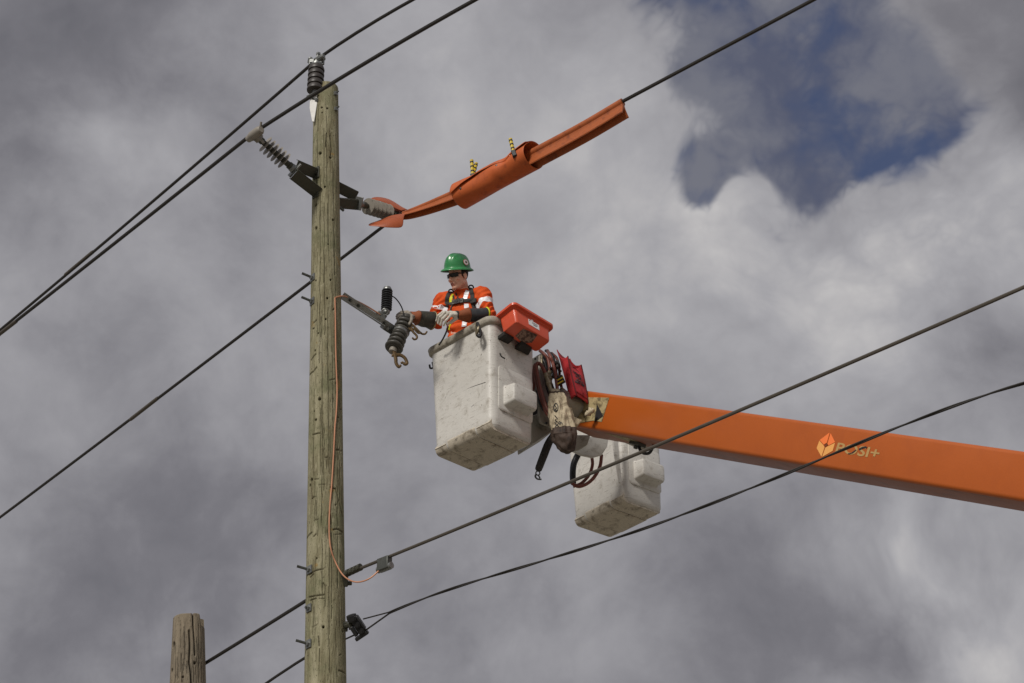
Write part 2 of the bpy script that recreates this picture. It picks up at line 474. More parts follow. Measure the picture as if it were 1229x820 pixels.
def catmull(pts, n=8):
    P = [np.asarray(p, float) for p in pts]
    P = [2 * P[0] - P[1]] + P + [2 * P[-1] - P[-2]]
    out = []
    for i in range(1, len(P) - 2):
        for k in range(n):
            t = k / n
            a, b, c, d = P[i - 1], P[i], P[i + 1], P[i + 2]
            out.append(.5 * ((2 * b) + (-a + c) * t + (2 * a - 5 * b + 4 * c - d) * t * t + (-a + 3 * b - 3 * c + d) * t ** 3))
    out.append(P[-2])
    return out

def px_width(P, w):
    """metres that span w photo pixels at point P"""
    return w * np.dot(np.asarray(P) - CAM, FW) / FPX

# ------------------------------------------------------------------ ground
def build_ground():
    m = bpy.data.materials.new('gravel_verge')
    m.use_nodes = True
    t = NT(m.node_tree)
    tc = t.n('ShaderNodeTexCoord').outputs['Object']
    g = t.noise(tc, 0.35, 8, .6); f = t.noise(tc, 30, 6, .7)
    c = t.mix(f, S(108, 103, 94), S(158, 152, 141))
    c = t.mix(t.smooth(g, .55, .66), c, S(104, 108, 66))
    b = t.n('ShaderNodeBsdfPrincipled'); t.put(b.inputs['Base Color'], c); b.inputs['Roughness'].default_value = .95
    o = t.n('ShaderNodeOutputMaterial'); t.link(b.outputs[0], o.inputs[0])
    vs, fs, n = [], [], 40
    R = 3000.0
    ax = [math.copysign(R * abs(q) ** 2.2, q) for q in np.linspace(-1, 1, n)]
    for y in ax:
        for x in ax:
            vs.append((x, y, 0.0))
    for j in range(n - 1):
        for i in range(n - 1):
            a = j * n + i
            fs.append((a, a + 1, a + n + 1, a + n))
    tag(link_mesh('ground', vs, fs, [m]), 'pale gravel ground with grassy patches', kind='structure')
build_ground()

# ------------------------------------------------------------------ wooden poles
class Shaft:
    """a tapered round timber between two points, with holes, gouges and cracks cut into its surface"""
    def __init__(s, A, B, wA, wB):
        s.A, s.B = np.asarray(A), np.asarray(B)
        s.L = np.linalg.norm(s.B - s.A); s.ax = (s.B - s.A) / s.L
        s.rA, s.rB = px_width(A, wA) / 2, px_width(B, wB) / 2
        s.front = nrm(np.cross(s.ax, np.cross(CAM - s.A, s.ax)))
        s.side = np.cross(s.front, s.ax)
        if np.dot(s.side, RT) < 0: s.side = -s.side
        s.marks = []
    def r(s, t): return s.rA + (s.rB - s.rA) * t / s.L
    def hit(s, px, py):
        """(height along the shaft, angle, world point) where the ray through a photo position meets the timber"""
        d = nrm(ray(px, py)); o = CAM
        t = s.L / 2
        for _ in range(6):
            R = s.r(t)
            dp, op = d - s.ax * np.dot(d, s.ax), (o - s.A) - s.ax * np.dot(o - s.A, s.ax)
            a, b, c = np.dot(dp, dp), 2 * np.dot(dp, op), np.dot(op, op) - R * R
            D = max(b * b - 4 * a * c, 0.0)
            P = o + d * (-b - math.sqrt(D)) / (2 * a)
            t = np.dot(P - s.A, s.ax)
        q = P - s.A - s.ax * t
        return t, math.atan2(np.dot(q, s.side), np.dot(q, s.front)), P
    def normal(s, th): return s.front * math.cos(th) + s.side * math.sin(th)
    def build(s, name, m, parent, t0, fine=0.005, nf=230, nb=36, top=None):
        th = np.r_[np.linspace(-1.75, 1.75, nf), np.linspace(1.75, 2 * math.pi - 1.75, nb + 2)[1:-1]]
        ts = np.r_[np.linspace(t0, -0.35, 40, endpoint=False), np.arange(-0.35, s.L, fine), [s.L]]
        T, TH = np.meshgrid(ts, th, indexing='ij')
        R = s.r(T)
        R = R * (1 + .010 * np.sin(2 * TH + .8 * T) + .006 * np.sin(3 * TH - 1.3 * T) + .006 * np.sin(5 * TH + 2.1 * np.sin(.9 * T)))
        recess_tint = np.zeros_like(R); dep = np.zeros_like(R)
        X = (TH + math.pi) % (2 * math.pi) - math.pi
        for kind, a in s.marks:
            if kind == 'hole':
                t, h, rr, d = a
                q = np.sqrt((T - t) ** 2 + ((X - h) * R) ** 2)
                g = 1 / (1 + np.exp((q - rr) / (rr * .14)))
                dep += d * g; recess_tint = np.maximum(recess_tint, .8 * g)
            else:
                pts, wd, d = a          # polyline of (t, theta)
                for (ta, ha), (tb, hb) in zip(pts[:-1], pts[1:]):
                    lo, hi = min(ta, tb) - .06, max(ta, tb) + .06
                    i0, i1 = np.searchsorted(ts, lo), np.searchsorted(ts, hi)
                    if i1 <= i0: continue
                    tt, xx, r_ = T[i0:i1], X[i0:i1], R[i0:i1]
                    ex, ey = tb - ta, (hb - ha) * .16
                    px, py = tt - ta, (xx - ha) * .16
                    h = np.clip((px * ex + py * ey) / (ex * ex + ey * ey + 1e-9), 0, 1)
                    q = np.hypot(px - h * ex, py - h * ey)
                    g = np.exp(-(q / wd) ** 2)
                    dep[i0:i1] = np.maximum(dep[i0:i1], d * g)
                    recess_tint[i0:i1] = np.maximum(recess_tint[i0:i1], .6 * g)
        R = R - dep
        if top is not None:
            R, T = top(R, T, X)
        P = s.A + T[..., None] * s.ax + R[..., None] * (np.cos(TH)[..., None] * s.front + np.sin(TH)[..., None] * s.side)
        nt_, n = T.shape
        V = P.reshape(-1, 3)
        inv = INV[parent]
        V = V @ inv[:3, :3].T + inv[:3, 3]
        idx = np.arange(nt_ * n).reshape(nt_, n)
        a, b = idx[:-1], idx[1:]
        quads = np.stack([a, np.roll(a, -1, 1), np.roll(b, -1, 1), b], -1).reshape(-1, 4)
        me = bpy.data.meshes.new(name)
        # domed end grain: shrink rings to the centre
        extra, fx = [], []
        last = P[-1]; cen = last.mean(0)
        prev = idx[-1]
        for k, (f, up) in enumerate(((.96, .006), (.8, .010), (.4, .012))):
            ring = cen + (last - cen) * f + s.ax * up
            st = len(V) + len(extra)
            extra.extend(ring @ inv[:3, :3].T + inv[:3, 3])
            cur = np.arange(st, st + n)
            fx.append(np.stack([prev, np.roll(prev, -1), np.roll(cur, -1), cur], -1)); prev = cur
        V = np.vstack([V, np.array(extra)])
        quads = np.vstack([quads] + fx)
        me.vertices.add(len(V)); me.vertices.foreach_set('co', V.ravel())
        me.loops.add(quads.size); me.loops.foreach_set('vertex_index', quads.ravel().astype(np.int32))
        me.polygons.add(len(quads))
        me.polygons.foreach_set('loop_start', np.arange(0, quads.size, 4, dtype=np.int32))
        me.update(); me.validate()
        w = np.zeros(len(V)); w[:recess_tint.size] = recess_tint.ravel()
        at_ = me.attributes.new('recess_tint', 'FLOAT', 'POINT'); at_.data.foreach_set('value', w.astype(np.float32))
        me.materials.append(M[m])
        smooth_mesh(me, 60)
        o = bpy.data.objects.new(name, me); COL.objects.link(o); o.parent = parent
        return o

POLE_Y = 11.9
pole = Shaft(at(390.5, 820, POLE_Y), at(391.3, 107, POLE_Y), 50.5, 29.0)
def mark_hole(sh, px, py, wpx, d=.028):
    t, h, P = sh.hit(px, py); sh.marks.append(('hole', (t, h, px_width(P, wpx) / 2, d)))
def mark_line(sh, pts, wpx=.9, d=.011):
    q = [sh.hit(*p) for p in pts]
    sh.marks.append(('line', ([(a, b) for a, b, _ in q], px_width(q[0][2], wpx), d)))

for x, y, w in [(386, 129, 2.2), (393, 130, 2.2), (386.5, 135, 1.6), (384, 184, 3.6), (397, 189, 3.0), (379, 246, 3.8), (379, 274, 4.0), (400, 264, 2.6),
                (390, 224, 2.2), (394, 293, 1.6), (397, 336, 2.2), (379, 337, 2), (393, 358, 2.2), (391, 383, 2), (382, 400, 1.6), (378, 421, 2), (383.5, 479, 3.6),
                (377, 494, 1.8), (379, 504, 2.6), (373.5, 576, 4.0), (372, 583, 3.2), (371, 730, 4.4), (388, 752.5, 2.8), (411, 758, 2.2), (380, 670, 1.8), (403, 606, 1.6)]:
    mark_hole(pole, x, y, w)
for pts in [[(371, 452), (376, 446), (380, 441)], [(373, 433), (379, 425)], [(368, 648), (370, 643), (374, 639)], [(376, 644), (379, 641)], [(400, 636), (405, 635), (411, 639)],
            [(371, 690), (378, 685), (388, 683)], [(372, 693), (376, 689)], [(371, 717), (380, 715), (389, 714)], [(372, 721), (379, 718)], [(374, 599), (377, 596)],
            [(403, 432), (405, 433)], [(404, 460), (406, 452)], [(375, 522), (384, 520)], [(397, 585), (403, 587), (411, 620)], [(397, 618), (398, 629)],
            [(396, 163), (398, 180), (397, 187)], [(392, 160), (391, 176)], [(376, 388), (380, 384)], [(375, 395), (377, 394)], [(400, 372), (402, 370)], [(407, 805), (414, 808)],
            [(382, 764), (383, 775)], [(404, 540), (407, 540)], [(404, 500), (407, 501)], [(398, 640), (400, 660)], [(388, 700), (391, 704)]]:
    mark_line(pole, pts)
for i in range(80):                                   # drying checks along the grain
    y0 = RNG.uniform(115, 800); x0 = RNG.uniform(374, 408); ln = RNG.uniform(12, 110)
    f = (x0 - 391) / 20
    pts = [(391 + f * (15 + (y - 100) * .0145) + RNG.uniform(-.5, .5), y) for y in np.arange(y0, min(y0 + ln, 815), 8)]
    if len(pts) > 1: mark_line(pole, pts, RNG.uniform(.3, .6), RNG.uniform(.003, .008))
for i in range(12):                                   # climbing-iron scars
    y0 = RNG.uniform(380, 815); x0 = RNG.uniform(372, 409); ln = RNG.uniform(2, 8)
    mark_line(pole, [(x0, y0), (x0 + ln, y0 - ln * RNG.uniform(-.1, .5))], RNG.uniform(.5, 1.0), RNG.uniform(.003, .008))

base = pole.A - pole.ax * (pole.A[2] / pole.ax[2])
POLE = thing('utility_pole', base, 'tall brown wooden utility pole with spur scars and bolt holes', 'utility pole')
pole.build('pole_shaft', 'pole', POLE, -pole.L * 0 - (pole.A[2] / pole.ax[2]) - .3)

def bolt(sh, px, py, length=.13, dirpx=None, plate=.032, parent=POLE, rod=.011):
    t, th, P = sh.hit(px, py)
    n = sh.normal(th)
    d = n
    m = MB()
    z = sh.ax; x = nrm(np.cross(z, n)); y = np.cross(n, x)
    m.box(P + n * .004, x * plate, y * plate, n * .004)
    m.lathe(P + n * .007, n, [(0, .021), (.016, .021), (.016, .001)], 6)
    m.cur = 1
    if dirpx is not None:
        q = nrm(nrm(RT * dirpx[0] - UP * dirpx[1]) + .45 * n)
        m.tube([P, P + q * length], rod, 8)
    else:
        m.lathe(P, n, [(0, rod), (.035, rod)], 8)
    return m.build('bolt', ['galv', 'steel'], parent, angle=30)

bolt(pole, 375.5, 333.5, .10, (-1, -.45)); bolt(pole, 375, 362, .10, (-1, -.45))
bolt(pole, 371.5, 684, .10, (-1, -.3)); bolt(pole, 370.5, 773, .10, (-1, -.3))
bolt(pole, 371, 730, plate=.03)
bolt(pole, 402, 113, .045, (.5, -.5), .018, rod=.008); bolt(pole, 402.5, 131.5, .045, (.5, -.5), .018, rod=.008); bolt(pole, 380.5, 121, .05, (-.6, -.3), .018, rod=.008)

SH = at(225.5, 820, 13.0)
stub = Shaft(SH, at(226.5, 743, 13.0), 43, 37)
for x, y, w in [(207.5, 741, 3.5), (208, 774, 6), (219, 812.5, 3.2), (234, 796, 3.4), (206, 805, 4.5)]:
    mark_hole(stub, x, y, w, .02)
mark_line(stub, [(231.5, 733), (232, 750), (233.5, 770), (234, 786)], 1.0, .03)
mark_line(stub, [(227, 757), (228, 775), (227, 795), (229, 806), (230, 822)], 1.1, .03)
for i in range(26):
    y0 = RNG.uniform(745, 800); x0 = RNG.uniform(207, 243); ln = RNG.uniform(10, 45)
    mark_line(stub, [(x0, y0), (x0 + .4, y0 + ln / 2), (x0, min(y0 + ln, 819))], .5, RNG.uniform(.004, .008))
def stub_top(R, T, X):
    lim = stub.L - .006 * np.cos(3 * X) - np.where((X > .75) & (X < 1.75), .10 * np.clip((X - .75) / .12, 0, 1), 0) - np.where(abs(X - .27) < .035, .02, 0)
    return R, np.minimum(T, lim)
sb = stub.A - stub.ax * (stub.A[2] / stub.ax[2])
STUB = thing('wooden_pole', sb, 'short grey weathered cut-off pole with cracked top at lower left', 'wooden pole')
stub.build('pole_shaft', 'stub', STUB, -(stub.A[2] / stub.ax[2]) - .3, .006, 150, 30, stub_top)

# ------------------------------------------------------------------ overhead wires
DL = np.array([-.707, .707, 0]); DR = np.array([.79, -.613, 0])
def span(pxs, P0, d, ext, deg=2, step=.25):
    """points of a sagging wire in the vertical plane through P0 along d, seen at the given photo positions and carried on past them"""
    n = np.array([-d[1], d[0], 0])
    Q = np.array([on_plane(x, y, P0, n) for x, y in pxs])
    t = (Q - P0) @ d
    k = min(deg, len(t) - 1)
    c = np.polyfit(t, Q[:, 2], k)
    ts = np.arange(t.min(), t.max(), step); ts = np.r_[ts, t.max()]
    out = [P0 + d * q + np.array([0, 0, np.polyval(c, q) - P0[2]]) for q in ts]
    if ext:
        sl_ = (out[-1] - out[-2]) / np.linalg.norm(out[-1] - out[-2])
        for q in np.arange(1, ext + 1, 1.0):
            out.append(out[-1] + sl_)
    return out

GW = 'power lines of the overhead route'
# phase on the pole-top insulator
PA = at(380.5, 71, POLE_Y)
leftA = span([(380.5, 71), (250, 185.5), (138.8, 280), (111.8, 302.2), (77.7, 330.7), (19, 380.5), (0, 396.6)], PA, DL, 25)
rightA = span([(380.5, 71), (440, 32), (495, 0)], PA, DR, 8)
WA = tag(MB().tube(leftA[::-1] + rightA[1:], .0155, 8).build('power_line', 'wire'), 'thick black wire clamped on the pole-top insulator', 'power line', GW)
def sleeve(path, pxa, pxb, r, m, parent):
    n = np.array([-DL[1], DL[0], 0])
    a, b = (on_plane(*p, path[0], n) for p in (pxa, pxb))
    return MB().tube([a, a + (b - a) * .04, a + (b - a) * .96, b], [.016, r, r, .016], 10).build('splice_sleeve', m, parent)
sleeve(leftA, (112, 302), (78, 330.5), .0205, 'wire2', WA)
# phase on the left post insulator
PB = at(303, 160.5, 11.3)
leftB = span([(303, 160.5), (225, 223), (153, 280), (111, 313.3), (68, 346.6), (20.6, 384.7), (0, 400.5)], PB, DL, 25)
rightB = span([(303, 160.5), (385, 108.5), (470, 57), (570, 0)], PB, DR, 8)
WB = tag(MB().tube(leftB[::-1] + rightB[1:], .0165, 8).build('power_line', 'wire'), 'thick black wire held by the clamp of the left post insulator', 'power line', GW)
sleeve(leftB, (20, 385.2), (-12, 410), .0205, 'wire2', WB)
# phase on the right post insulator, under the orange guards
PC = at(477, 259, 12.5)
leftC = span([(477, 259), (408, 311), (370, 341), (190, 478), (0, 621)], PC, DL, 25)
NR = np.array([-DR[1], DR[0], 0])
def onC(px, py): return on_plane(px, py, PC, NR)
guard_px = [(477, 259), (496, 252), (520, 242.5), (550, 231), (600, 204), (648, 178), (700, 149), (748, 121.5)]
pathC = catmull([onC(*p) for p in guard_px], 6)
rightC = [onC(*p) for p in ((748, 121.5), (800, 93.8), (860, 61.8), (920, 29.9), (976, 0))]
rightC += [rightC[-1] + (rightC[-1] - rightC[-2]) * k for k in range(1, 8)]
WC = tag(MB().tube(leftC[::-1] + pathC[1:] + rightC[1:], .0155, 8).build('power_line', 'wire'), 'thick black wire running into the long orange line guards', 'power line', GW)
sleeve(leftC, (190, 477.5), (156, 504), .0205, 'wire2', WC)
# neutral, low on the pole
PD = pole.hit(411, 690)[2]
rightD = span([(413, 690), (520, 647), (615, 606.5), (740, 557), (865, 501.5), (1000, 444), (1229, 345)], PD, DR, 6)
PD2 = pole.A + pole.ax * .85 + np.array([-.1, .16, 0])
PD2 = at(380, 713, PD2[1])
leftD = span([(380, 713), (365, 722.5), (300, 763), (245, 797)], PD2, DL, 22)
tag(MB().tube(rightD, .0125, 8).build('power_line', 'wire2'), 'grey wire running right from the copper-tapped connector in front of the lower bucket', 'power line', GW)
tag(MB().tube(leftD, .0145, 8).build('power_line', 'wire'), 'black wire passing from the tall pole behind the short cut-off pole', 'power line', GW)
# twisted service cable, lowest
PE = at(430, 758, 11.72)
rightE = span([(467, 735), (520, 715.5), (615, 684), (735, 645), (865, 604), (960, 560), (1065, 517), (1150, 486.5), (1229, 460)], PE, DR, 6, 4, .08)
def twist(path, ph, amp, pitch=1.1):
    out = []; s_ = 0.0
    for i, p in enumerate(path):
        if i: s_ += np.linalg.norm(p - path[i - 1])
        q = s_ / pitch * 2 * math.pi + ph
        sd = np.cross(DR, (0, 0, 1.0))
        out.append(p + amp * (sd * math.cos(q) + np.array([0, 0, 1.0]) * math.sin(q)))
    return out
CL = at(430, 751, 11.72)
EC = tag(MB().tube([at(436, 743, 11.7)] + twist(rightE, .6, .005), .0055, 7)
         .tube([at(415, 767, 11.85), at(441, 755, 11.68)] + twist(rightE, .6 + math.pi, .005), .0065, 7).build('power_line', 'wire'),
         'thin twisted black cable leaving the black wedge clamp and crossing under the boom lettering', 'power line', GW)
PE2 = at(380, 781, 12.05)
tag(MB().tube(span([(380, 781), (365, 790.5), (340, 806), (320, 820)], PE2, DL, 22), .011, 8).build('power_line', 'wire'),
    'lowest thin black cable leaving the tall pole towards the bottom edge', 'power line', GW)

# ------------------------------------------------------------------ insulators
def shed_part(P, d, r, th, m, parent, core=.03, cone=.35):
    prof = [(-th * .5, core), (-th * .2, r * .55), (th * .1, r * .93), (th * .3, r), (th * .55, r * .97), (th * .6, r * .6), (th * .75, core)]
    return MB().lathe(P, d, prof, 28).build('shed', m, parent)

# pole top
TOPI = at(379, 112, 11.82)
IA = thing('post_insulator', TOPI, 'dark ribbed insulator standing on the pole top beside a white bracket', 'insulator', 'insulators carrying the thick wires')
i0, i1 = at(378, 109.5, 11.82), at(380, 80.5, 11.82)
d = nrm(i1 - i0); L = np.linalg.norm(i1 - i0)
rI = px_width(i0, 20) / 2
body = MB().lathe(i0, d, [(0, rI * .55), (L, rI * .6)], 24).build('insulator_core', 'shed_dark', IA)
for k in range(5):
    P = i0 + d * (L * (k + .02) / 5)
    MB().lathe(P, d, [(0, rI * .7), (.004, rI * .98), (L * .06, rI), (L * .12, rI * .95), (L * .19, rI * .86), (L * .195, rI * .6)], 28).build('shed', 'shed_dark', IA)
m = MB()
m.lathe(i0 - d * .06, d, [(0, .02), (.07, .028)], 12)
m.build('insulator_pin', 'galv', IA)
m = MB()
bq = [(372, 114.5), (380, 112.5), (380.5, 124), (377, 146), (374.5, 146), (371.5, 130)]
m.prism([at(x, y, 11.80) for x, y in bq], (0.004, .012, 0))
m.build('bracket_plate', 'plate_white', IA, .002)
MB().tube([at(368.5, 116.5, 11.78), at(381, 110, 11.78)], .012, 8).build('bracket_bolt', 'steel', IA)
m = MB()
c = at(380, 77, 11.82)
m.lathe(c - d * .02, d, [(0, .05), (.02, .05), (.02, .03), (.05, .028)], 14)
for s_ in (-1, 1):
    m.box(c + d * .045 + RT * .045 * s_ + np.array([0, .01, 0]), RT * .018, d * .018, FW * .035)
    m.lathe(c + RT * .06 * s_ + d * .005, d, [(-.01, .012), (.05, .012), (.05, .02), (.066, .02)], 8)
m.tube([c + d * .03 - RT * .055 + DR * -.03, c + d * .07 - RT * .07], .012, 8)
m.tube([c + d * .05, c + d * .13 + RT * .012], .014, 8)
m.lathe(c + d * .11 + RT * .01, d, [(0, .022), (.02, .022)], 6)
m.lathe(c + d * .05 + DR * -.09, DR, [(0, .02), (.02, .026), (.16, .026), (.18, .02)], 10)
m.build('line_clamp', 'galv', IA, angle=30)

# left post
IB = thing('post_insulator', at(352, 203, 11.58), 'grey insulator with six thin sheds on the left of the pole', 'insulator', 'insulators carrying the thick wires')
b0, b1 = at(353, 203.5, 11.58), at(307.5, 163.5, 11.29)
d = nrm(b1 - b0); L = np.linalg.norm(b1 - b0)
MB().lathe(b0, d, [(0, .034), (L * .14, .033), (L * .15, .026), (L * .82, .024), (L * .83, .03), (L * .99, .03)], 18).build('insulator_core', 'bracket', IB)  # dark core colour paints in the shaded gaps between sheds
def plate_strip(m, A, B, wdir, w, th, n_):
    A, B = np.asarray(A), np.asarray(B)
    ax = (B - A) / 2
    wd = nrm(wdir - nrm(ax) * np.dot(wdir, nrm(ax)))
    m.box((A + B) / 2, ax, wd * w / 2, np.cross(nrm(ax), wd) * th / 2)
for k in range(6):
    P = b0 + d * (L * (.255 + .098 * k))
    shed_part(P, d, .080, .012, 'shed', IB, .024)
m = MB()
m.lathe(b1 - d * .03, d, [(0, .03), (.05, .034), (.055, .02)], 12)
m.lathe(b1 - DL * .10 + d * .02, DL, [(0, .028), (.02, .04), (.05, .043), (.13, .043), (.15, .036), (.19, .03)], 14)
m.box(b1 + d * .0, nrm(np.cross(d, DL)) * .03, d * .045, DL * .03)
m.tube([b1 - DL * .05 + UP * .01, b1 - DL * .07 + UP * .09], .010, 8)
m.tube([b1 - DL * .02 - UP * .03 + RT * .02, b1 - DL * .03 - UP * .075 + RT * .05], .012, 8)
m.build('line_clamp', 'shed', IB, angle=30)
def arm(parent, name, A0, A1, A2, B0, B1, B2, m_):
    pass
# the two channel arms of the bracket
def channel(A, B, w, th, updir, m_, parent, lip=.02):
    m = MB(); A, B = np.asarray(A), np.asarray(B)
    ax = nrm(B - A); u_ = nrm(updir - ax * np.dot(updir, ax)); f_ = np.cross(ax, u_)
    m.box((A + B) / 2, (B - A) / 2, u_ * w / 2, f_ * th / 2)
    for s_ in (-1, 1):
        m.box((A + B) / 2 + u_ * s_ * (w / 2 + .003) + f_ * lip / 2, (B - A) / 2 * .998, u_ * .003, f_ * (lip + th) / 2 * .99)
    return m.build('bracket_arm', m_, parent, .0015)
channel(at(383, 210, 11.84), at(356, 198.5, 11.56), .085, .008, UP * .8 - FW * .5, 'bracket', IB)
channel(at(382, 232, 11.80), at(353, 209.5, 11.55), .095, .008, UP * .8 - FW * .5, 'bracket', IB)
m = MB(); c = b0 + d * .005
m.box(c - d * .012, d * .008, nrm(np.cross(d, FW)) * .075, nrm(np.cross(d, np.cross(d, FW))) * .045)
m.lathe(c, d, [(0, .04), (.03, .036), (.035, .03)], 16)
m.build('end_plate', 'galv', IB, .003)
def lug(px, py, parent, sgn=1):
    t, th, P = pole.hit(px, py)
    n = pole.normal(th); x = nrm(np.cross(pole.ax, n))
    m = MB()
    m.box(P + n * .006, x * .035, pole.ax * .06, n * .006)
    m.lathe(P + n * .01, n, [(0, .022), (.018, .022), (.018, .011), (.04, .011)], 8)
    m.build('mounting_foot', 'bracket', parent, .002, 30)
lug(380, 208, IB); lug(379, 231, IB)

# right post
IC = thing('post_insulator', at(432, 243, 12.12), 'grey insulator on the right of the pole tucked under the orange hood', 'insulator', 'insulators carrying the thick wires')
c0, c1 = at(431, 244.5, 12.1), at(476, 258, 12.52)
d = nrm(c1 - c0); L = np.linalg.norm(c1 - c0)
MB().lathe(c0, d, [(0, .03), (L * .16, .032), (L * .18, .022), (L * .9, .022), (L * .91, .034), (L, .034)], 16).build('insulator_core', 'bracket', IC)  # core coloured dark, shade between the sheds put into its colour
for k in range(6):
    P = c0 + d * (L * (.24 + .105 * k))
    shed_part(P, -d, .076, .012, 'shed', IC, .024)
channel(at(403, 223.5, 11.98), at(428, 236, 12.13), .085, .008, UP * .9 - FW * .3, 'bracket', IC, -.02)
channel(at(403, 243.5, 11.95), at(430, 246, 12.1), .085, .008, UP * .9 - FW * .3, 'bracket', IC, -.02)
m = MB(); m.box(c0 - d * .008, d * .008, nrm(np.cross(d, FW)) * .06, nrm(np.cross(d, np.cross(d, FW))) * .04); m.lathe(c0, d, [(0, .036), (.05, .03)], 14)
m.build('end_plate', 'galv', IC, .003)
MB().tube([at(405, 247, 11.92), at(412.5, 253, 11.97)], .012, 8).build('mounting_bolt', 'steel', IC)

# ------------------------------------------------------------------ orange covers on the right phase
def sheet(rows, th, name, m, parent, sub=1):
    """a thick curved sheet through a grid of world points"""
    n = len(rows[0]); vs = [p for r in rows for p in r]
    fs = [(i * n + j, i * n + j + 1, (i + 1) * n + j + 1, (i + 1) * n + j) for i in range(len(rows) - 1) for j in range(n - 1)]
    mb = MB(); mb.add(vs, fs)
    o = mb.build(name, m, parent, angle=80)
    so = o.modifiers.new('solid', 'SOLIDIFY'); so.thickness = th; so.offset = 0
    if sub:
        ss = o.modifiers.new('sub', 'SUBSURF'); ss.levels = ss.render_levels = sub
    return o
HOOD = thing('insulator_hood', at(465, 258, 12.5), 'flared orange rubber hood over the right insulator', 'insulator cover', 'orange line protection')
up_rows = [[at(443, 241, 12.30), at(445, 237, 12.34), at(455, 236, 12.55), at(466, 243, 12.72)],
           [at(452, 240, 12.33), at(453, 237.5, 12.40), at(466, 237, 12.60), at(475, 245, 12.74)],
           [at(463, 244, 12.38), at(466, 240, 12.44), at(475, 243, 12.62), at(480, 249, 12.70)],
           [at(474, 250, 12.43), at(477, 248, 12.47), at(483, 249, 12.58), at(486, 252, 12.62)],
           [at(483, 254, 12.46), at(485, 252, 12.48), at(489, 251.5, 12.52), at(491, 253, 12.56)]]
sheet(up_rows, .008, 'upper_flap', 'guard_dark', HOOD, 2)
lo_rows = [[at(440, 271.5, 12.22), at(443, 268, 12.24), at(449, 267, 12.34), at(456, 268, 12.5)],
           [at(452, 272, 12.20), at(455, 267.5, 12.22), at(458, 263, 12.34), at(464, 262, 12.5)],
           [at(462, 273.5, 12.20), at(464, 266, 12.20), at(467, 258.5, 12.30), at(473, 258.5, 12.46)],
           [at(474, 274, 12.22), at(475, 265, 12.22), at(477, 258, 12.30), at(482, 257, 12.44)],
           [at(484, 274, 12.26), at(484.5, 266, 12.26), at(485, 259, 12.32), at(488, 256, 12.42)]]
sheet(lo_rows, .008, 'lower_flap', 'guard_dark', HOOD, 2)
mid_rows = [[at(466, 243, 12.72), at(462, 252, 12.80), at(456, 268, 12.5)], [at(475, 245, 12.74), at(474, 253, 12.78), at(464, 262, 12.5)],
            [at(480, 249, 12.70), at(480, 254, 12.70), at(473, 258.5, 12.46)], [at(488, 252, 12.6), at(488, 254, 12.6), at(484, 257, 12.44)]]
sheet(mid_rows, .008, 'back_web', 'guard_dark', HOOD, 2)

def sweep(path, prof, roll0=0.0, roll1=0.0, scale=None):
    rings = []
    for i, p in enumerate(path):
        t = nrm(path[min(i + 1, len(path) - 1)] - path[max(i - 1, 0)])
        x = nrm(np.cross(t, (0, 0, 1))); y = np.cross(x, t)
        f = i / (len(path) - 1); a = roll0 + (roll1 - roll0) * f
        ca, sa = math.cos(a), math.sin(a); k = scale(f) if scale else 1.0
        rings.append([p + k * (x * (u_ * ca - v_ * sa) + y * (u_ * sa + v_ * ca)) for u_, v_ in prof])
    return rings
GP = []
for a_ in np.linspace(rad(-55), rad(235), 14):
    GP.append((.034 * math.cos(a_), .034 * math.sin(a_)))
GP += [(-.016, -.044), (-.022, -.07), (-.046, -.128), (-.054, -.134), (-.05, -.142), (-.04, -.138), (-.008, -.075), (0, -.06), (.008, -.075), (.040, -.138), (.05, -.142),
       (.054, -.134), (.046, -.128), (.022, -.07), (.016, -.044)]
gr = [p for p in catmull([onC(*p) for p in ((628, 189), (648, 178.5), (700, 150.5), (747.5, 122.5))], 10)]
GUARD = tag(MB().loft(sweep([p + np.array([0, 0, .0]) for p in gr], GP, -.12, -.05)).build('line_guard', 'guard', angle=30),
            'straight orange line guard sticking out of the right end of the blanket', 'line guard', 'orange line protection')
gl = [p for p in catmull([onC(*p) for p in ((484, 256), (496, 252), (520, 242.5), (556, 227))], 10)]
tag(MB().loft(sweep(gl, GP, .5, .1, lambda f: .52 + .36 * f)).build('line_guard', 'guard', angle=30),
    'curved orange line guard between the insulator hood and the blanket', 'line guard', 'orange line protection')

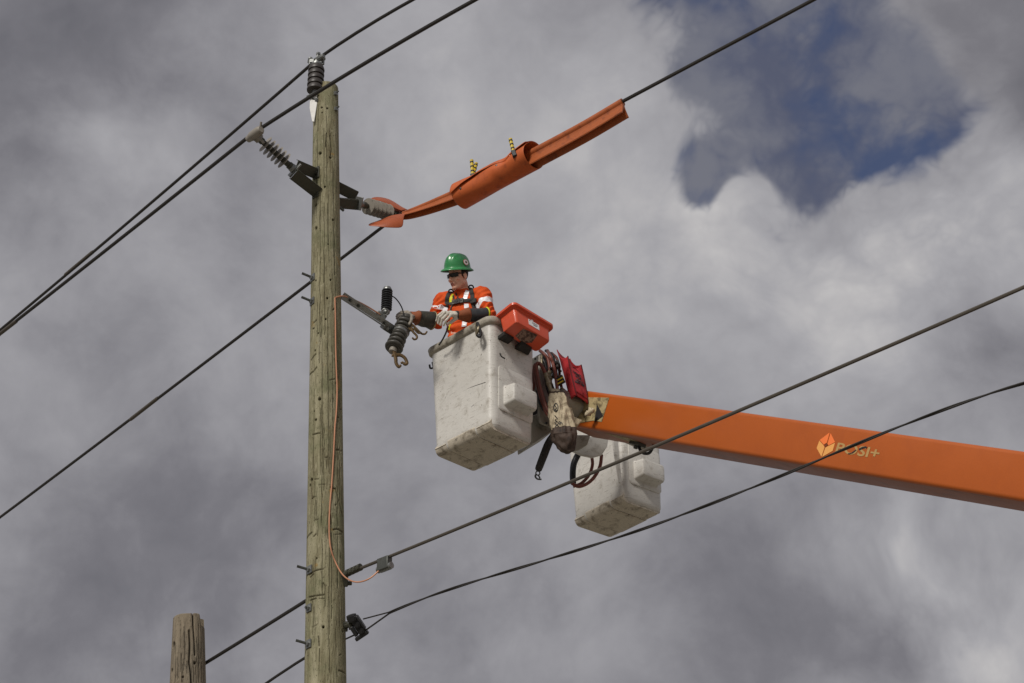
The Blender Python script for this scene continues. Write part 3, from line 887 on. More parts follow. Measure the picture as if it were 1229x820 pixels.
# rubber blanket rolled round the guards
def build_blanket():
    axp = catmull([onC(*p) - np.array([0, 0, .05]) for p in ((551, 230.5), (580, 216), (610, 199), (641, 180))], 9)
    root = thing('insulating_blanket', axp[0], 'orange rubber blanket rolled round the guards with two clips', 'rubber blanket', 'orange line protection')
    n = 46; rings = []
    N = len(axp)
    for i, p in enumerate(axp):
        f = i / (N - 1)
        t = nrm(axp[min(i + 1, N - 1)] - axp[max(i - 1, 0)])
        x = nrm(np.cross(t, (0, 0, 1))); y = np.cross(x, t)
        if np.dot(x, CAM - p) < 0: x = -x                # x faces the camera side
        ends = 1 + .10 * abs(f - .5) ** 2 * 4
        # outer flap ends on the near upper side, along a wavy line
        a_end = rad(-8) + .55 * math.sin(f * 2.9 + .0) - .25 * max(0, .3 - f) / .3 + .35 * max(0, f - .75) / .25
        ring = []
        for k in range(n):
            q = k / (n - 1)
            a = a_end + 2 * math.pi * q * 1.10 + .0
            r = .118 * ends * (1 - .085 * q)
            if q < .06: r += .012 * math.sin((f * 7)) * (1 - q / .06) + .006
            ex, ey = 1.02 * math.cos(a), .98 * math.sin(a)
            dent = .030 * math.exp(-((f - .70) / .07) ** 2) * math.exp(-((a % (2 * math.pi) - rad(12)) / .7) ** 2)
            dent -= .012 * math.exp(-((f - .60) / .05) ** 2) * math.exp(-((a % (2 * math.pi) - rad(-20) % (2 * math.pi)) / .5) ** 2)
            dent += .010 * math.exp(-((f - .27) / .08) ** 2) * math.exp(-((a % (2 * math.pi) - rad(35)) / .5) ** 2)
            r -= dent + .004 * math.sin(5 * f + 3 * a)
            ring.append(p + x * ex * r + y * ey * r + t * (.035 * math.sin(a - .5) * (1 if f > .5 else -.2) * abs(f - .5) * 2))
        rings.append(ring)
    mb = MB(); mb.loft(rings, False, False, closed=False)
    o = mb.build('rolled_sheet', 'blanket', root, angle=80)
    so = o.modifiers.new('solid', 'SOLIDIFY'); so.thickness = .007; so.offset = 0
    ss = o.modifiers.new('sub', 'SUBSURF'); ss.levels = ss.render_levels = 1
    bv = BVHTree.FromPolygons([Vector(p) for r_ in rings for p in r_], [(i * n + j, i * n + j + 1, (i + 1) * n + j + 1, (i + 1) * n + j) for i in range(N - 1) for j in range(n - 1)])
    for px, py in ((553, 226.5), (596, 199), (634, 172)):
        d_ = Vector(nrm(ray(px, py))); h = bv.ray_cast(Vector(CAM), d_)
        if h[0] is not None:
            nn = np.array(h[1] if h[1].dot(d_) < 0 else -h[1])
            MB().lathe(np.array(h[0]), nn, [(0, .010), (.007, .010), (.009, .004)], 10).build('eyelet', 'steel', root)
    return bv
BLANKET = build_blanket()

def clip(px, py, tips, label):
    d0 = Vector(nrm(ray(px, py))); h0 = BLANKET.ray_cast(Vector(CAM), d0)
    P = onC(px, py); dep = .14
    if h0[0] is not None: dep = np.linalg.norm(P - np.array(h0[0])) + .012
    P = P - nrm(P - CAM) * dep
    root = thing('blanket_clip', P, label, 'clip', 'blanket clips')
    m = MB()
    for k, (tx, ty) in enumerate(tips):
        d_ = onC(tx, ty); Q = d_ - nrm(d_ - CAM) * (dep - .05 * k)
        pts = [P + (Q - P) * f + FW * (.02 * k * f) for f in np.linspace(0, 1, 8)]
        rs = [.013 + (.004 if i % 2 else 0) for i in range(8)]
        h = MB(); h.tube(pts, rs, 8); h.build('handle', 'yellow', root)
        for i in (2, 4, 6):
            s_ = MB(); s_.lathe(pts[i] - nrm(Q - P) * .006, nrm(Q - P), [(0, .0175), (.012, .0175)], 10); s_.build('stripe', 'ink', root)
    J = onC(px + 1.5, py + 4.5); J = J - nrm(J - CAM) * (dep + .004)
    m.box((P + J) / 2, (J - P) * .75, nrm(np.cross(J - P, FW)) * .02, nrm(np.cross(J - P, np.cross(J - P, FW))) * .022)
    m.build('jaw', 'black', root, .006)
clip(567.5, 211, [(566, 192.5), (571.5, 196)], 'yellow and black clip at the left end of the orange blanket')
clip(616.5, 183, [(612.5, 167)], 'yellow and black clip at the right end of the orange blanket')

# ------------------------------------------------------------------ equipment on the pole
EB = thing('equipment_bracket', at(408, 360, 11.98), 'sloping grey steel arm with bolt holes between the pole and the fuse cutout', 'bracket')
ea, eb = at(407, 356.5, 11.97), at(467.5, 396, 12.50)
ax_ = nrm(eb - ea); sd_ = nrm(np.cross(ax_, FW)); dn_ = np.cross(ax_, sd_)
m = MB()
wa, wb = .028, .024
def quadbar(m, A, B, hw, hh, s1, s2, sc=1.0):
    m.loft([[A + s1 * hw * i + s2 * hh * j for i, j in ((-1, -1), (1, -1), (1, 1), (-1, 1))], [B + s1 * hw * sc * i + s2 * hh * sc * j for i, j in ((-1, -1), (1, -1), (1, 1), (-1, 1))]])
quadbar(m, ea, eb, .006, .03, sd_, dn_, .85)
quadbar(m, ea + dn_ * .028 + sd_ * .034, eb + dn_ * .028 + sd_ * .034, .026, .005, sd_, dn_, .9)
m.build('steel_arm', 'galv', EB, .002)
for f in (.14, .3, .82):
    P = ea + (eb - ea) * f + dn_ * .036 + sd_ * .03
    MB().lathe(P, dn_, [(0, .014), (.008, .014), (.008, .006), (.02, .006)], 8).build('arm_bolt', 'steel', EB, angle=30)
m = MB()
P = at(406.5, 360, 11.97)
m.box(P, RT * .014, pole.ax * .115, FW * .045)
m.build('mounting_plate', 'steel', EB, .004)
m = MB(); m.box(eb - ax_ * .03, ax_ * .06, sd_ * .028, dn_ * .03); m.lathe(eb - ax_ * .02 - FW * .02, -FW, [(0, .018), (.03, .018)], 8)
m.build('end_clamp', 'galv', EB, .005)

AR = thing('surge_arrester', at(463, 376, 12.42), 'small black ribbed surge arrester standing on the bracket arm', 'surge arrester')
a0, a1 = at(463.6, 373.5, 12.42), at(464.8, 348.5, 12.42)
d = nrm(a1 - a0); L = np.linalg.norm(a1 - a0)
MB().lathe(a0, d, [(0, .03), (L, .032)], 18).build('arrester_core', 'arrester', AR)
for k in range(9):
    shed_part(a0 + d * L * (.06 + k * .108), d, .049, L * .085, 'arrester', AR, .032)
MB().lathe(a1 - d * .004, d, [(0, .042), (.012, .042), (.018, .036), (.03, .034), (.034, .02)], 18).build('end_cap', 'galv', AR)
m = MB(); q = at(460, 377, 12.42)
m.lathe(a0 - d * .035, d, [(0, .02), (.015, .032), (.035, .034)], 14)
m.torus(at(462, 374.5, 12.37), -FW, .028, .007)
m.box(at(457, 379.5, 12.42), ax_ * .045, sd_ * .03, dn_ * .02)
m.lathe(at(455, 377, 12.40), -FW, [(0, .03), (.03, .03), (.035, .02)], 12)
m.lathe(at(460, 381, 12.40), -FW, [(0, .02), (.04, .02)], 8)
m.build('base_clamp', 'galv', AR, angle=30)
tag(MB().tube(catmull([at(469.5, 355, 12.42), at(474.5, 358, 12.42), at(480, 365, 12.45), at(483.5, 373, 12.48), at(485.5, 384, 12.5)]), .006, 8).build('jumper_wire', 'black'),
    'thin black jumper wire from the arrester to the gloved hand', 'wire')

FC = thing('fuse_cutout', at(480, 400, 12.5), 'fat dark ribbed fuse cutout gripped by the glove with brass hooks', 'fuse cutout')
f0, f1 = at(472.5, 418, 12.44), at(488, 382.5, 12.56)
d = nrm(f1 - f0); L = np.linalg.norm(f1 - f0)
MB().lathe(f0, d, [(-.01, .05), (0, .06), (L * .97, .05), (L, .04)], 24).build('insulator_core', 'cutout', FC)
for k, (f, r) in enumerate(((.0, .083), (.135, .079), (.27, .077), (.40, .07), (.53, .079), (.665, .077), (.80, .074), (.92, .064))):
    P = f0 + d * L * f
    MB().lathe(P, d, [(-.006, .05), (-.004, r * .85), (.004, r * .97), (.012, r), (.022, r * .96), (.035, r * .8), (.046, .052)], 28).build('shed', 'cutout', FC)
MB().lathe(f0 + d * L * .455, d, [(0, .066), (.005, .073), (.03, .073), (.035, .066)], 28).build('mounting_band', 'galv', FC)
MB().lathe(f0 - d * .055, d, [(0, .028), (.003, .032), (.05, .034), (.052, .05)], 18).build('end_fitting', 'shed', FC)
def hook(pts, Y, r, name='brass_hook'):
    P = catmull([at(x, y, Y) for x, y in pts], 5)
    n = len(P); r *= .85
    return MB().tube(P, [r * (1.15 - .35 * i / n) for i in range(n)], 8).build(name, 'brass', FC)
hook([(472, 421), (475, 426), (481, 426.5), (486, 430), (488.5, 436), (486, 437.5), (484, 435.5)], 12.42, .018)
hook([(473.5, 424), (475, 431), (475.5, 436), (478.5, 440.5), (481, 438.5)], 12.42, .018)
hook([(484, 435), (481, 436)], 12.42, .013)
hook([(472, 426), (470.5, 428)], 12.42, .012)
hook([(491, 387), (496, 391), (502, 397), (506, 400.5), (510, 401), (512.5, 398)], 12.5, .012)
hook([(493, 391), (495.5, 398), (500, 403), (500, 406.5), (497, 407.5), (495, 405.5)], 12.5, .012)
hook([(490, 393), (494, 397), (497, 394)], 12.5, .012)
hook([(497, 395), (502, 400), (506, 399)], 12.49, .009)

def on_pole(px, py, off=.006):
    t, th, P = pole.hit(px, py)
    return P + pole.normal(th) * off
gw = [on_pole(x, y) for x, y in [(401.5, 358), (402, 380), (402.3, 410), (403, 440), (404, 468), (403.2, 495), (401.6, 512), (400, 545), (398, 580), (395.6, 610), (395, 640), (397, 660), (402.5, 676)]]
gw += [at(411, 689.5, 11.72), at(421, 697, 11.66), at(432, 698.5, 11.62), at(445, 693.5, 11.58)]
gw.append(on_plane(459, 681, PD, NR))
GWR = tag(MB().tube(catmull(gw, 6), .0058, 8).build('ground_wire', 'copper'), 'bare copper wire running down the pole face and looping to the grey wire', 'wire')
for x, y in [(402.2, 405), (401.4, 513), (395, 641)]:
    t, th, P = pole.hit(x, y); n_ = pole.normal(th); s_ = nrm(np.cross(pole.ax, n_))
    MB().torus(P, pole.ax, .014, .004, 10, 6, 0, math.pi, s_).build('staple', 'steel', GWR)
tag(MB().tube(catmull([on_pole(402, 357.5), at(412, 355.5, 11.9), at(424, 359.5, 12.1), at(440, 367.5, 12.3), at(457, 378, 12.38)]), .0065, 8).build('ground_lead', 'copper'),
    'copper lead arching from the pole to the arrester base', 'wire')
# connector on the neutral
cA, cB = on_plane(455, 674.5, PD, NR), on_plane(468, 669.5, PD, NR)
CN = thing('tap_connector', cA, 'grey tap connector joining the copper wire to the grey wire', 'connector')
m = MB(); dd = nrm(cB - cA)
m.box((cA + cB) / 2 - np.array([0, 0, .035]), (cB - cA) / 2, np.cross(dd, (0, 0, 1)) * .028, np.array([0, 0, .05]))
m.build('connector_body', 'steel', CN, .006)
MB().lathe(cA - np.array([0, 0, .065]) - dd * .01, dd, [(0, .02), (.0, .026), (np.linalg.norm(cB - cA) + .03, .026), (np.linalg.norm(cB - cA) + .03, .016)], 12).build('wire_barrel', 'galv', CN)
m = MB(); q = on_plane(418, 687.5, PD, NR)
m.tube([on_plane(413, 690.5, PD, NR), on_plane(432, 681.5, PD, NR)], .022, 8)
for k in range(4):
    c_ = on_plane(418 + 4.5 * k, 687.5 - 2.1 * k, PD, NR); m.lathe(c_ - dd * .01, dd, [(0, .029), (.022, .029)], 10)
tag(m.build('dead_end_grip', 'bracket', angle=30), 'ribbed grip where the grey wire meets the pole', 'wire grip')
m = MB(); P = pole.hit(413, 697)[2]
m.box(P, RT * .03 - FW * .0, UP * .045, FW * .03); m.lathe(P + RT * .02 - UP * .02, RT, [(0, .018), (.04, .018)], 8)
tag(m.build('wire_eyebolt', 'bracket', None, .006, 30), 'small dark steel eye bolted to the pole under the wire grip', 'eyebolt')
# black wedge clamp
WCL = thing('wedge_clamp', at(430, 751, 11.7), 'black wedge clamp gripping the twisted cable beside the pole', 'cable clamp')
kx = nrm(RT * .55 - UP * .83); ky = nrm(RT * .83 + UP * .55)
c_ = at(430, 750.5, 11.7)
m = MB()
m.box(c_, kx * .072, ky * .028, FW * .03)
m.box(c_ + ky * .028 - kx * .008, kx * .06, ky * .010, FW * .038)
m.build('clamp_body', 'black', WCL, .008)
m = MB()
for s_ in (-1, 0, 1):
    m.lathe(c_ + kx * (.055 * s_ - .01) - FW * .03, -FW, [(0, .024), (.02, .024), (.02, .014), (.035, .014)], 8)
m.build('clamp_bolt', 'black', WCL, angle=30)
m = MB(); m.lathe(at(425, 745, 11.7) - ky * .01, nrm(-kx + ky * .3), [(0, .036), (.025, .041), (.05, .038), (.054, .024)], 14)
m.build('clamp_head', 'black', WCL)
m = MB(); m.box(c_ + kx * .08 - ky * .02, kx * .014, ky * .055, FW * .03); m.box(c_ + kx * .02 - ky * .05, kx * .04, ky * .014, FW * .03)
m.build('clamp_tail', 'black', WCL, .006)
m = MB(); P = pole.hit(414, 752)[2]; m.tube([P, at(424, 749, 11.72)], .02, 8); m.box(P, RT * .02, UP * .035, FW * .03); m.lathe(at(419, 751, 11.75), RT, [(0, .034), (.02, .034)], 8)
m.build('clamp_stud', 'bracket', WCL, angle=30)

# ------------------------------------------------------------------ boom
BA = np.array([.6493, 13.05, 9.0140]); ba = nrm([.61542, -.62789, -.47645])
bn = nrm([-.71416, -.69998, 0]); bb = np.array([-.33351, .34026, -.87920]); BH, BWD = .348, .39
def bpt(t, h, w): return BA + ba * t + bb * h - bn * w      # along, down the side, inwards
def rrect(hx, hy, r, k=6):
    out = []
    for cx, cy, a in ((hx - r, hy - r, 0), (-hx + r, hy - r, 90), (-hx + r, -hy + r, 180), (hx - r, -hy + r, 270)):
        for q in np.linspace(0, 90, k):
            out.append((cx + r * math.cos(rad(a + q)), cy + r * math.sin(rad(a + q))))
    return out
BL = 13.2
BOOM = thing('aerial_boom', bpt(BL, 0, 0) * np.array([1, 1, 0]), 'long orange steel boom with logo lettering, reaching in from the right', 'boom')
cen = lambda t: bpt(t, BH / 2, BWD / 2)
sec = rrect(BWD / 2, BH / 2, .034)
m = MB()
rings = []
for t in np.r_[np.linspace(-.12, 6, 20), BL]:
    rings.append([cen(t) - bn * x + bb * y for x, y in sec])
m.loft(rings)
beam = m.build('boom_beam', ['boom', 'boom_under'], BOOM, angle=50)
for p in beam.data.polygons:
    if np.dot(np.array(p.normal), bb) > .9: p.material_index = 1
pd = bpt(BL - .2, BH, BWD / 2)
MB().lathe((pd[0], pd[1], -.05), (0, 0, 1), [(0, .6), (.9, .6), (.92, .42), (pd[2] - .1, .36)], 28).build('turret', 'boom', BOOM)

def on_side(px, py, off=.0):
    return on_plane(px, py, BA, bn) + bn * off
def side_poly(name, pts, m_, off=.001, th=.0018):
    return MB().prism([on_side(x, y, off) for x, y in pts], bn * th).build(name, m_, BOOM)
side_poly('grip_plate', [(689, 509), (695, 477), (731.5, 477.5), (722.5, 506.5), (712, 505)], 'tan_plate', .001, .004)
side_poly('triangle_patch', [(714, 507.5), (717.5, 486), (724.5, 499.5)], 'ink', .006, .003)
# logo: four facets round a small dark diamond
g = lambda x, y: (965 + x / 11.17, 505 + y / 11.17)
side_poly('logo_facet', [g(212, 262), g(338, 166), g(346, 168), g(308, 296), g(268, 322)], 'logo_a')
side_poly('logo_facet', [g(358, 170), g(418, 290), g(330, 334), g(318, 308), g(322, 296)], 'logo_a')
side_poly('logo_facet', [g(208, 270), g(262, 330), g(276, 362), g(236, 486), g(172, 368)], 'logo_b')
side_poly('logo_facet', [g(290, 362), g(328, 342), g(418, 298), g(386, 406), g(246, 486)], 'logo_b')
side_poly('logo_facet', [g(270, 326), g(306, 304), g(326, 324), g(286, 358)], 'logo_c')

def text_mesh(body, name, m_, parent, O, X, Y, Nn, size, th=.0015, scale_x=1.0, bold=0.0):
    cu = bpy.data.curves.new(name, 'FONT'); cu.body = body; cu.size = 1.0; cu.extrude = th / size / 2; cu.offset = bold
    cu.resolution_u = 4
    o = bpy.data.objects.new('tmp', cu); COL.objects.link(o)
    dg = bpy.context.evaluated_depsgraph_get()
    me = bpy.data.meshes.new_from_object(o.evaluated_get(dg))
    bpy.data.objects.remove(o); bpy.data.curves.remove(cu)
    mb = MB()
    vs = [np.asarray(O) + np.asarray(X) * v.co.x * size * scale_x + np.asarray(Y) * v.co.y * size + np.asarray(Nn) * (v.co.z * size + th / 2) for v in me.vertices]
    mb.add(vs, [tuple(p.vertices) for p in me.polygons])
    bpy.data.meshes.remove(me)
    return mb.build(name, m_, parent, fix=False)
lx0, lx1 = on_side(1001.5, 542.5, .001), on_side(1057.5, 551.0, .001)
tx = nrm(lx1 - lx0); ty = nrm(nrm(on_side(1006, 531.5, .001) - lx0) * .25 + np.cross(bn, tx) * .75)
hgt = np.linalg.norm(on_side(1005.5, 531.2, 0) - on_side(1002.5, 542.6, 0))
text_mesh('POSI+', 'boom_lettering', 'letters', BOOM, lx0, tx, ty, bn, hgt / .70, .0015, np.linalg.norm(lx1 - lx0) / (hgt / .70) / 2.76, .02)
side_poly('letter_black', [g(590, 442), g(640, 432), g(700, 388), g(706, 398), g(660, 438), g(606, 452)], 'ink', .004, .001)  # black parts of the O and S
side_poly('letter_black', [g(735, 378), g(790, 352), g(836, 346), g(852, 358), g(836, 372), g(800, 368), g(756, 398), g(740, 392)], 'ink', .004, .001)

# hook and label under the boom
P0h = on_plane(776, 533, bpt(0, BH, 0), bb)
hk = [P0h + ba * (-.08), P0h + ba * (-.07) + bb * .05, P0h + bb * .085 + ba * -.0, P0h + ba * .07 + bb * .07, P0h + ba * .09 - bb * .0]
MB().tube(catmull(hk, 5), .014, 8).build('underside_hook', 'black', BOOM)
m = MB()
m.box(P0h - ba * .11 + bb * .015, ba * .06, bn * .05, bb * .015)
m.lathe(P0h - ba * .12 + bb * .03, bb, [(0, .02), (.03, .02)], 8)
m.build('hook_base', 'steel', BOOM, .004)
MB().prism([bpt(.36, BH + .001, .06), bpt(.62, BH + .001, .10), bpt(.66, BH + .001, .24), bpt(.46, BH + .001, .26)], bb * .002).build('underside_label', 'tan_plate', BOOM)

# plates, covers and support at the boom tip
def plate(pts, th, m_, name, parent=BOOM, dirv=None, bev=.004):
    P = [at(*p) for p in pts]
    n_ = nrm(np.cross(P[1] - P[0], P[2] - P[0]))
    if np.dot(n_, CAM - P[0]) < 0: n_ = -n_
    return MB().prism(P, -n_ * th if dirv is None else np.asarray(dirv) * th).build(name, m_, parent, bev)
plate([(636, 432, 13.02), (649.5, 424, 13.12), (651, 481, 13.12), (640, 489, 13.02)], .02, 'grey_box', 'mounting_plate')
plate([(648.5, 426, 13.00), (658, 430, 13.10), (660.5, 470, 13.1), (663.5, 513.5, 13.10), (650, 507.5, 12.97), (647.5, 500, 12.97), (648, 468, 12.98)], .025, 'grey_box', 'mounting_plate')
for px, py in ((642.5, 431), (656, 508), (650, 489), (653, 440)):
    MB().lathe(at(px, py, 13.0), -FW, [(-.05, .010), (.012, .010)], 8).build('plate_hole_disc', 'ink', BOOM)  # black discs stand in for the dark of holes in the plates
plate([(636, 500, 13.06), (663, 489, 13.2), (666, 516, 13.2), (639, 532.5, 13.06)], .25, 'grey_box', 'support_arm', bev=.012)
plate([(632, 470, 13.2), (652, 462, 13.3), (655, 505, 13.3), (632, 512, 13.2)], .2, 'pad', 'rubber_block')
tp = bpt(-.06, BH * .5, BWD * .5)
MB().lathe(tp + bn * .42, -bn, [(0, .07), (0, .10), (.1, .11), (1.15, .11), (1.15, .06)], 20).build('pivot_shaft', 'grey_box', BOOM)
plate([(687, 541, 13.72), (690, 530, 13.72), (700, 524, 13.76), (731, 524, 13.85), (729, 536, 13.85), (722.5, 546.5, 13.82), (712, 549.3, 13.78), (699, 546.5, 13.74)], .035, 'bucket', 'round_cover', bev=.008)
plate([(680, 532, 13.56), (684, 522, 13.56), (709, 522, 13.62), (705, 534, 13.62), (695, 540, 13.6), (684, 542.5, 13.57)], .03, 'grey_box', 'inner_cover', bev=.008)
plate([(735, 520, 13.95), (741, 520, 13.98), (746.5, 580, 14.02), (743.5, 579, 14.0), (738, 545, 13.97)], .02, 'bucket', 'edge_strip', bev=.003)

# ------------------------------------------------------------------ buckets
HB, LB, WB_, TB, RB = 1.068, .80, .567, .904, .075
B1 = thing('lift_bucket', (-.268, 12.806, 8.305), 'scuffed white bucket carrying the worker in the green hard hat', 'lift bucket', 'two white buckets of the aerial lift', -.767)
def ring(z, grow, r=RB):
    k = TB + (1 - TB) * min(max(z, 0), HB) / HB
    return [(x, y, z) for x, y in rrect(LB / 2 * k + grow, WB_ / 2 * k + grow, max(r + grow * .6, .012), 7)]
ZZ_ = np.array([0, 0, 1.0])
def build_bucket(B):
    m = MB()
    prof = [(0, -.055), (.006, -.032), (.022, -.011), (.05, 0)] + [(z, 0) for z in np.linspace(.12, HB - .09, 12)]
    m.loft([ring(z, g_) for z, g_ in prof] + [ring(HB - .03, 0)] + [ring(HB - .03, -.012), ring(HB - .2, -.014), ring(.05, -.02)])
    m.build('bucket_shell', 'bucket', B, local=True, angle=35)
    m = MB()
    rr = [(HB - .066, .001), (HB - .060, .016), (HB - .050, .026), (HB - .012, .032), (HB, .026), (HB + .004, .012), (HB, -.012), (HB - .03, -.016), (HB - .066, -.010)]
    m.loft([ring(z, g_) for z, g_ in rr + rr[:1]], False, False)
    m.build('rim', 'rim', B, local=True, angle=50)
    # three laminated pads under the floor, wrapped up the near edge
    hy = WB_ / 2 * TB
    for x0, x1, gth, upz in ((-.185, .155, .013, .078), (-.34, -.203, .005, .06), (.172, .34, .006, .064)):
        pr = [(-hy - .0015, upz), (-hy - .006, upz - .012), (-hy - .0035, .055), (-hy + .007, .022), (-hy + .024, .004), (-hy + .040, -gth * .7), (-hy + .06, -gth),
              (hy - .07, -gth), (hy - .035, -gth + .012), (hy - .03, .03)]
        m = MB()
        inner = [(y_ + .02 * (1 if y_ < 0 else -1), z_ + .03) for y_, z_ in pr]
        poly = pr + inner[::-1]
        m.loft([[(x0, a, b) for a, b in poly], [(x1, a, b) for a, b in poly]])
        m.build('floor_pad', 'bucket_dirty', B, .004, local=True, angle=40)
    fx = lambda z: LB / 2 * (TB + (1 - TB) * z / HB)
    m = MB()
    def panel(z0, z1, y0, y1, t0, t1, r):
        rings_ = []
        for g_, off in ((0, t0), (0, t1 * .7), (-.006, t1)):
            pts_ = rrect((y1 - y0) / 2 + g_, (z1 - z0) / 2 + g_, r, 5)
            rings_.append([(fx((z0 + z1) / 2 + b) + off, (y0 + y1) / 2 + a, (z0 + z1) / 2 + b) for a, b in pts_])
        return rings_
    m.loft(panel(.19, .62, -.19, .225, -.01, .012, .04)); m.build('step_panel', 'bucket', B, local=True, angle=35)
    m = MB()
    rings_ = []
    for g_, off in ((.012, .0), (0, .03), (-.004, .105), (-.012, .125), (-.03, .132)):
        pts_ = rrect(.15 + g_, .095 + g_, .028, 5)
        rings_.append([(fx(.34 + b) + off, .02 + a, .34 + b) for a, b in pts_])
    m.loft(rings_); m.build('step_box', 'bucket', B, local=True, angle=35)
    return B
build_bucket(B1)
def copy_thing(src, name, loc, rotz, label):
    r = bpy.data.objects.new(name, None); COL.objects.link(r)
    r.location = loc; r.rotation_euler = (0, 0, rotz)
    for k in ('category', 'group'):
        r[k] = src[k]
    r['label'] = label
    for ch in [o for o in bpy.data.objects if o.parent is src]:
        c = ch.copy(); COL.objects.link(c); c.parent = r
    INV[r] = np.array((Matrix.Translation(Vector(loc)) @ Matrix.Rotation(rotz, 4, 'Z')).inverted())
    return r
B2 = copy_thing(B1, 'lift_bucket', (.9745, 14.59, 8.439), -.862, 'empty white bucket hanging below the orange boom')
# fittings only on the near bucket
m = MB()
m.torus(at(573.5, 397, 12.33), nrm(UP * .2 - RT), .035, .010, 14, 8)
P = [at(571, 388, 12.36), at(570.8, 395, 12.33), at(571.5, 402, 12.33)]
m.tube(P, .014, 8, flat=.5)
m.build('rim_hook', 'fitting', B1)
MB().tube(catmull([at(573, 388, 12.34), at(575, 394, 12.31), at(577, 400, 12.31), at(575.5, 404, 12.31), at(572.5, 402, 12.31)]), .015, 8).build('rim_strap', 'black', B1)
MB().tube(catmull([at(519, 435, 12.9), at(520, 441, 12.9), at(516.5, 442, 12.9), at(515.5, 438, 12.9)]), .009, 8).build('side_hook', 'black', B1)
MB().tube(catmull([at(600, 424, 12.36), at(602, 428, 12.36), at(606, 430.5, 12.38)]), .006, 6).build('scrape', 'pad', B1)
BN = np.array([-math.sin(.767), -math.cos(.767), 0])
for pts in ([(541.5, 458), (545, 462)], [(533, 477), (536, 474)], [(561, 467), (571, 463), (583, 459)], [(552, 431), (555, 427), (556, 424)], [(527, 496), (533, 492)], [(566, 489), (569, 486)], [(545, 500), (548, 497)]):
    mb_ = MB(); P_ = [on_plane(x, y, np.array([-.268, 12.806, 8.305]) + BN * (WB_ / 2 * (TB + (1 - TB) * ((505 - y) / 125))), BN) + BN * .001 for x, y in pts]
    mb_.tube(P_, .0035, 5).build('scrape', 'pad', B1)
for pts, Yb in (([(597, 407.6), (605, 402), (617, 408), (608.5, 414.4)], 12.32), ([(618, 419.1), (626, 413), (638.4, 420), (634, 427)], 12.45)):
    P0_ = at(*pts[1], Yb)
    MB().prism([on_plane(x, y, P0_, ZZ_) for x, y in pts], (0.0, .0, .035)).build('tray_bracket', 'pad', B1, .004)

# ------------------------------------------------------------------ tray on the bucket rim
TR = np.array([[0.7043, -0.7046, -0.0861], [0.7047, 0.6794, 0.2048], [-0.0858, -0.2049, 0.975]])
tc_ = at(632.02, 404.66, 12.42)
TL, TW, TH_, TE, TK = .439, .191, .191, .035, .952
TRAY = thing('tool_tray', tc_, 'tilted orange plastic tool tray hooked on the bucket rim', 'tool tray')
INV[TRAY] = None
def trw(p): return tc_ + TR @ np.asarray(p, float)
INV.pop(TRAY); INV[TRAY] = np.array(Matrix.Translation(Vector(tc_)).inverted())
m = MB()
prof = [(0, -.012, TK), (.003, -.004, TK), (.014, 0, TK), (TH_ - .035, 0, 1.0), (TH_ - .028, .008, 1), (TH_ - .026, TE, 1), (TH_ - .004, TE + .002, 1), (TH_, TE - .004, 1), (TH_, .002, 1), (TH_ - .02, -.006, 1), (.02, -.01, TK)]
m.loft([[trw((x * k, y * k, z)) for x, y in rrect(TL / 2 + g_, TW / 2 + g_, .03 + max(g_, 0) * .5, 6)] for z, g_, k in prof])
m.build('tray_shell', 'tray', TRAY, angle=35)
# grimy label under the tray, white label on the long side
def tq(u_, v_, z_): return trw((u_, v_, z_))
MB().prism([tq(-.10, -.06, -.0015), tq(.055, -.08, -.0015), tq(.085, .02, -.0015), tq(.03, .075, -.0015), tq(-.09, .05, -.0015)], TR @ np.array([0, 0, -.0015])).build('worn_label', 'grime', TRAY)
ysd = lambda z: -TW / 2 * (TK + (1 - TK) * z / (TH_ - .035)) - .001
def ts(u_, z_, off=0): return trw((u_, ysd(z_) - off, z_))
MB().prism([ts(-.055, .115), ts(.075, .115), ts(.075, .052), ts(-.055, .052)], TR @ np.array([0, -.0015, 0])).build('white_label', 'label', TRAY)
m = MB()
for (u0, u1, z0, z1) in ((-.045, -.035, .098, .108), (-.01, .055, .100, .103), (-.015, .06, .088, .091), (.0, .045, .072, .079)):
    m.prism([ts(u0, z1, .0018), ts(u1, z1, .0018), ts(u1, z0, .0018), ts(u0, z0, .0018)], TR @ np.array([0, -.0008, 0]))
m.build('label_print', 'ink', TRAY)
MB().lathe(ts(-.005, .124, -.002), TR @ np.array([0, -1, 0]), [(0, .011), (.003, .011)], 12).build('label_tab', 'label', TRAY)

# ------------------------------------------------------------------ bags and hoses at the boom tip
def bag_noise(p, s_, a):
    return a * mnoise.noise(Vector(p) * s_)
RBAG = thing('tool_bag', at(692, 473, 12.86), 'red canvas tool bag with black print hanging above the boom tip', 'tool bag')
eL = catmull([at(668, 420, 13.0), at(671.5, 431, 13.0), at(676, 448, 13.0), at(680.5, 466, 12.99), at(684, 480, 12.98)], 5)
eS = catmull([at(681.5, 427.5, 12.84), at(684, 441, 12.83), at(687, 455, 12.82), at(690, 467, 12.83), at(692.3, 474.5, 12.85)], 5)
eR = catmull([at(697.5, 438, 13.02), at(700, 449, 13.02), at(702.5, 461, 13.02), at(704.5, 473, 13.02), at(706, 484, 13.02)], 5)
eK = catmull([at(684, 431, 13.2), at(687, 443, 13.2), at(691, 459, 13.2), at(695, 476, 13.2), at(699.5, 494, 13.18)], 5)
rows = []
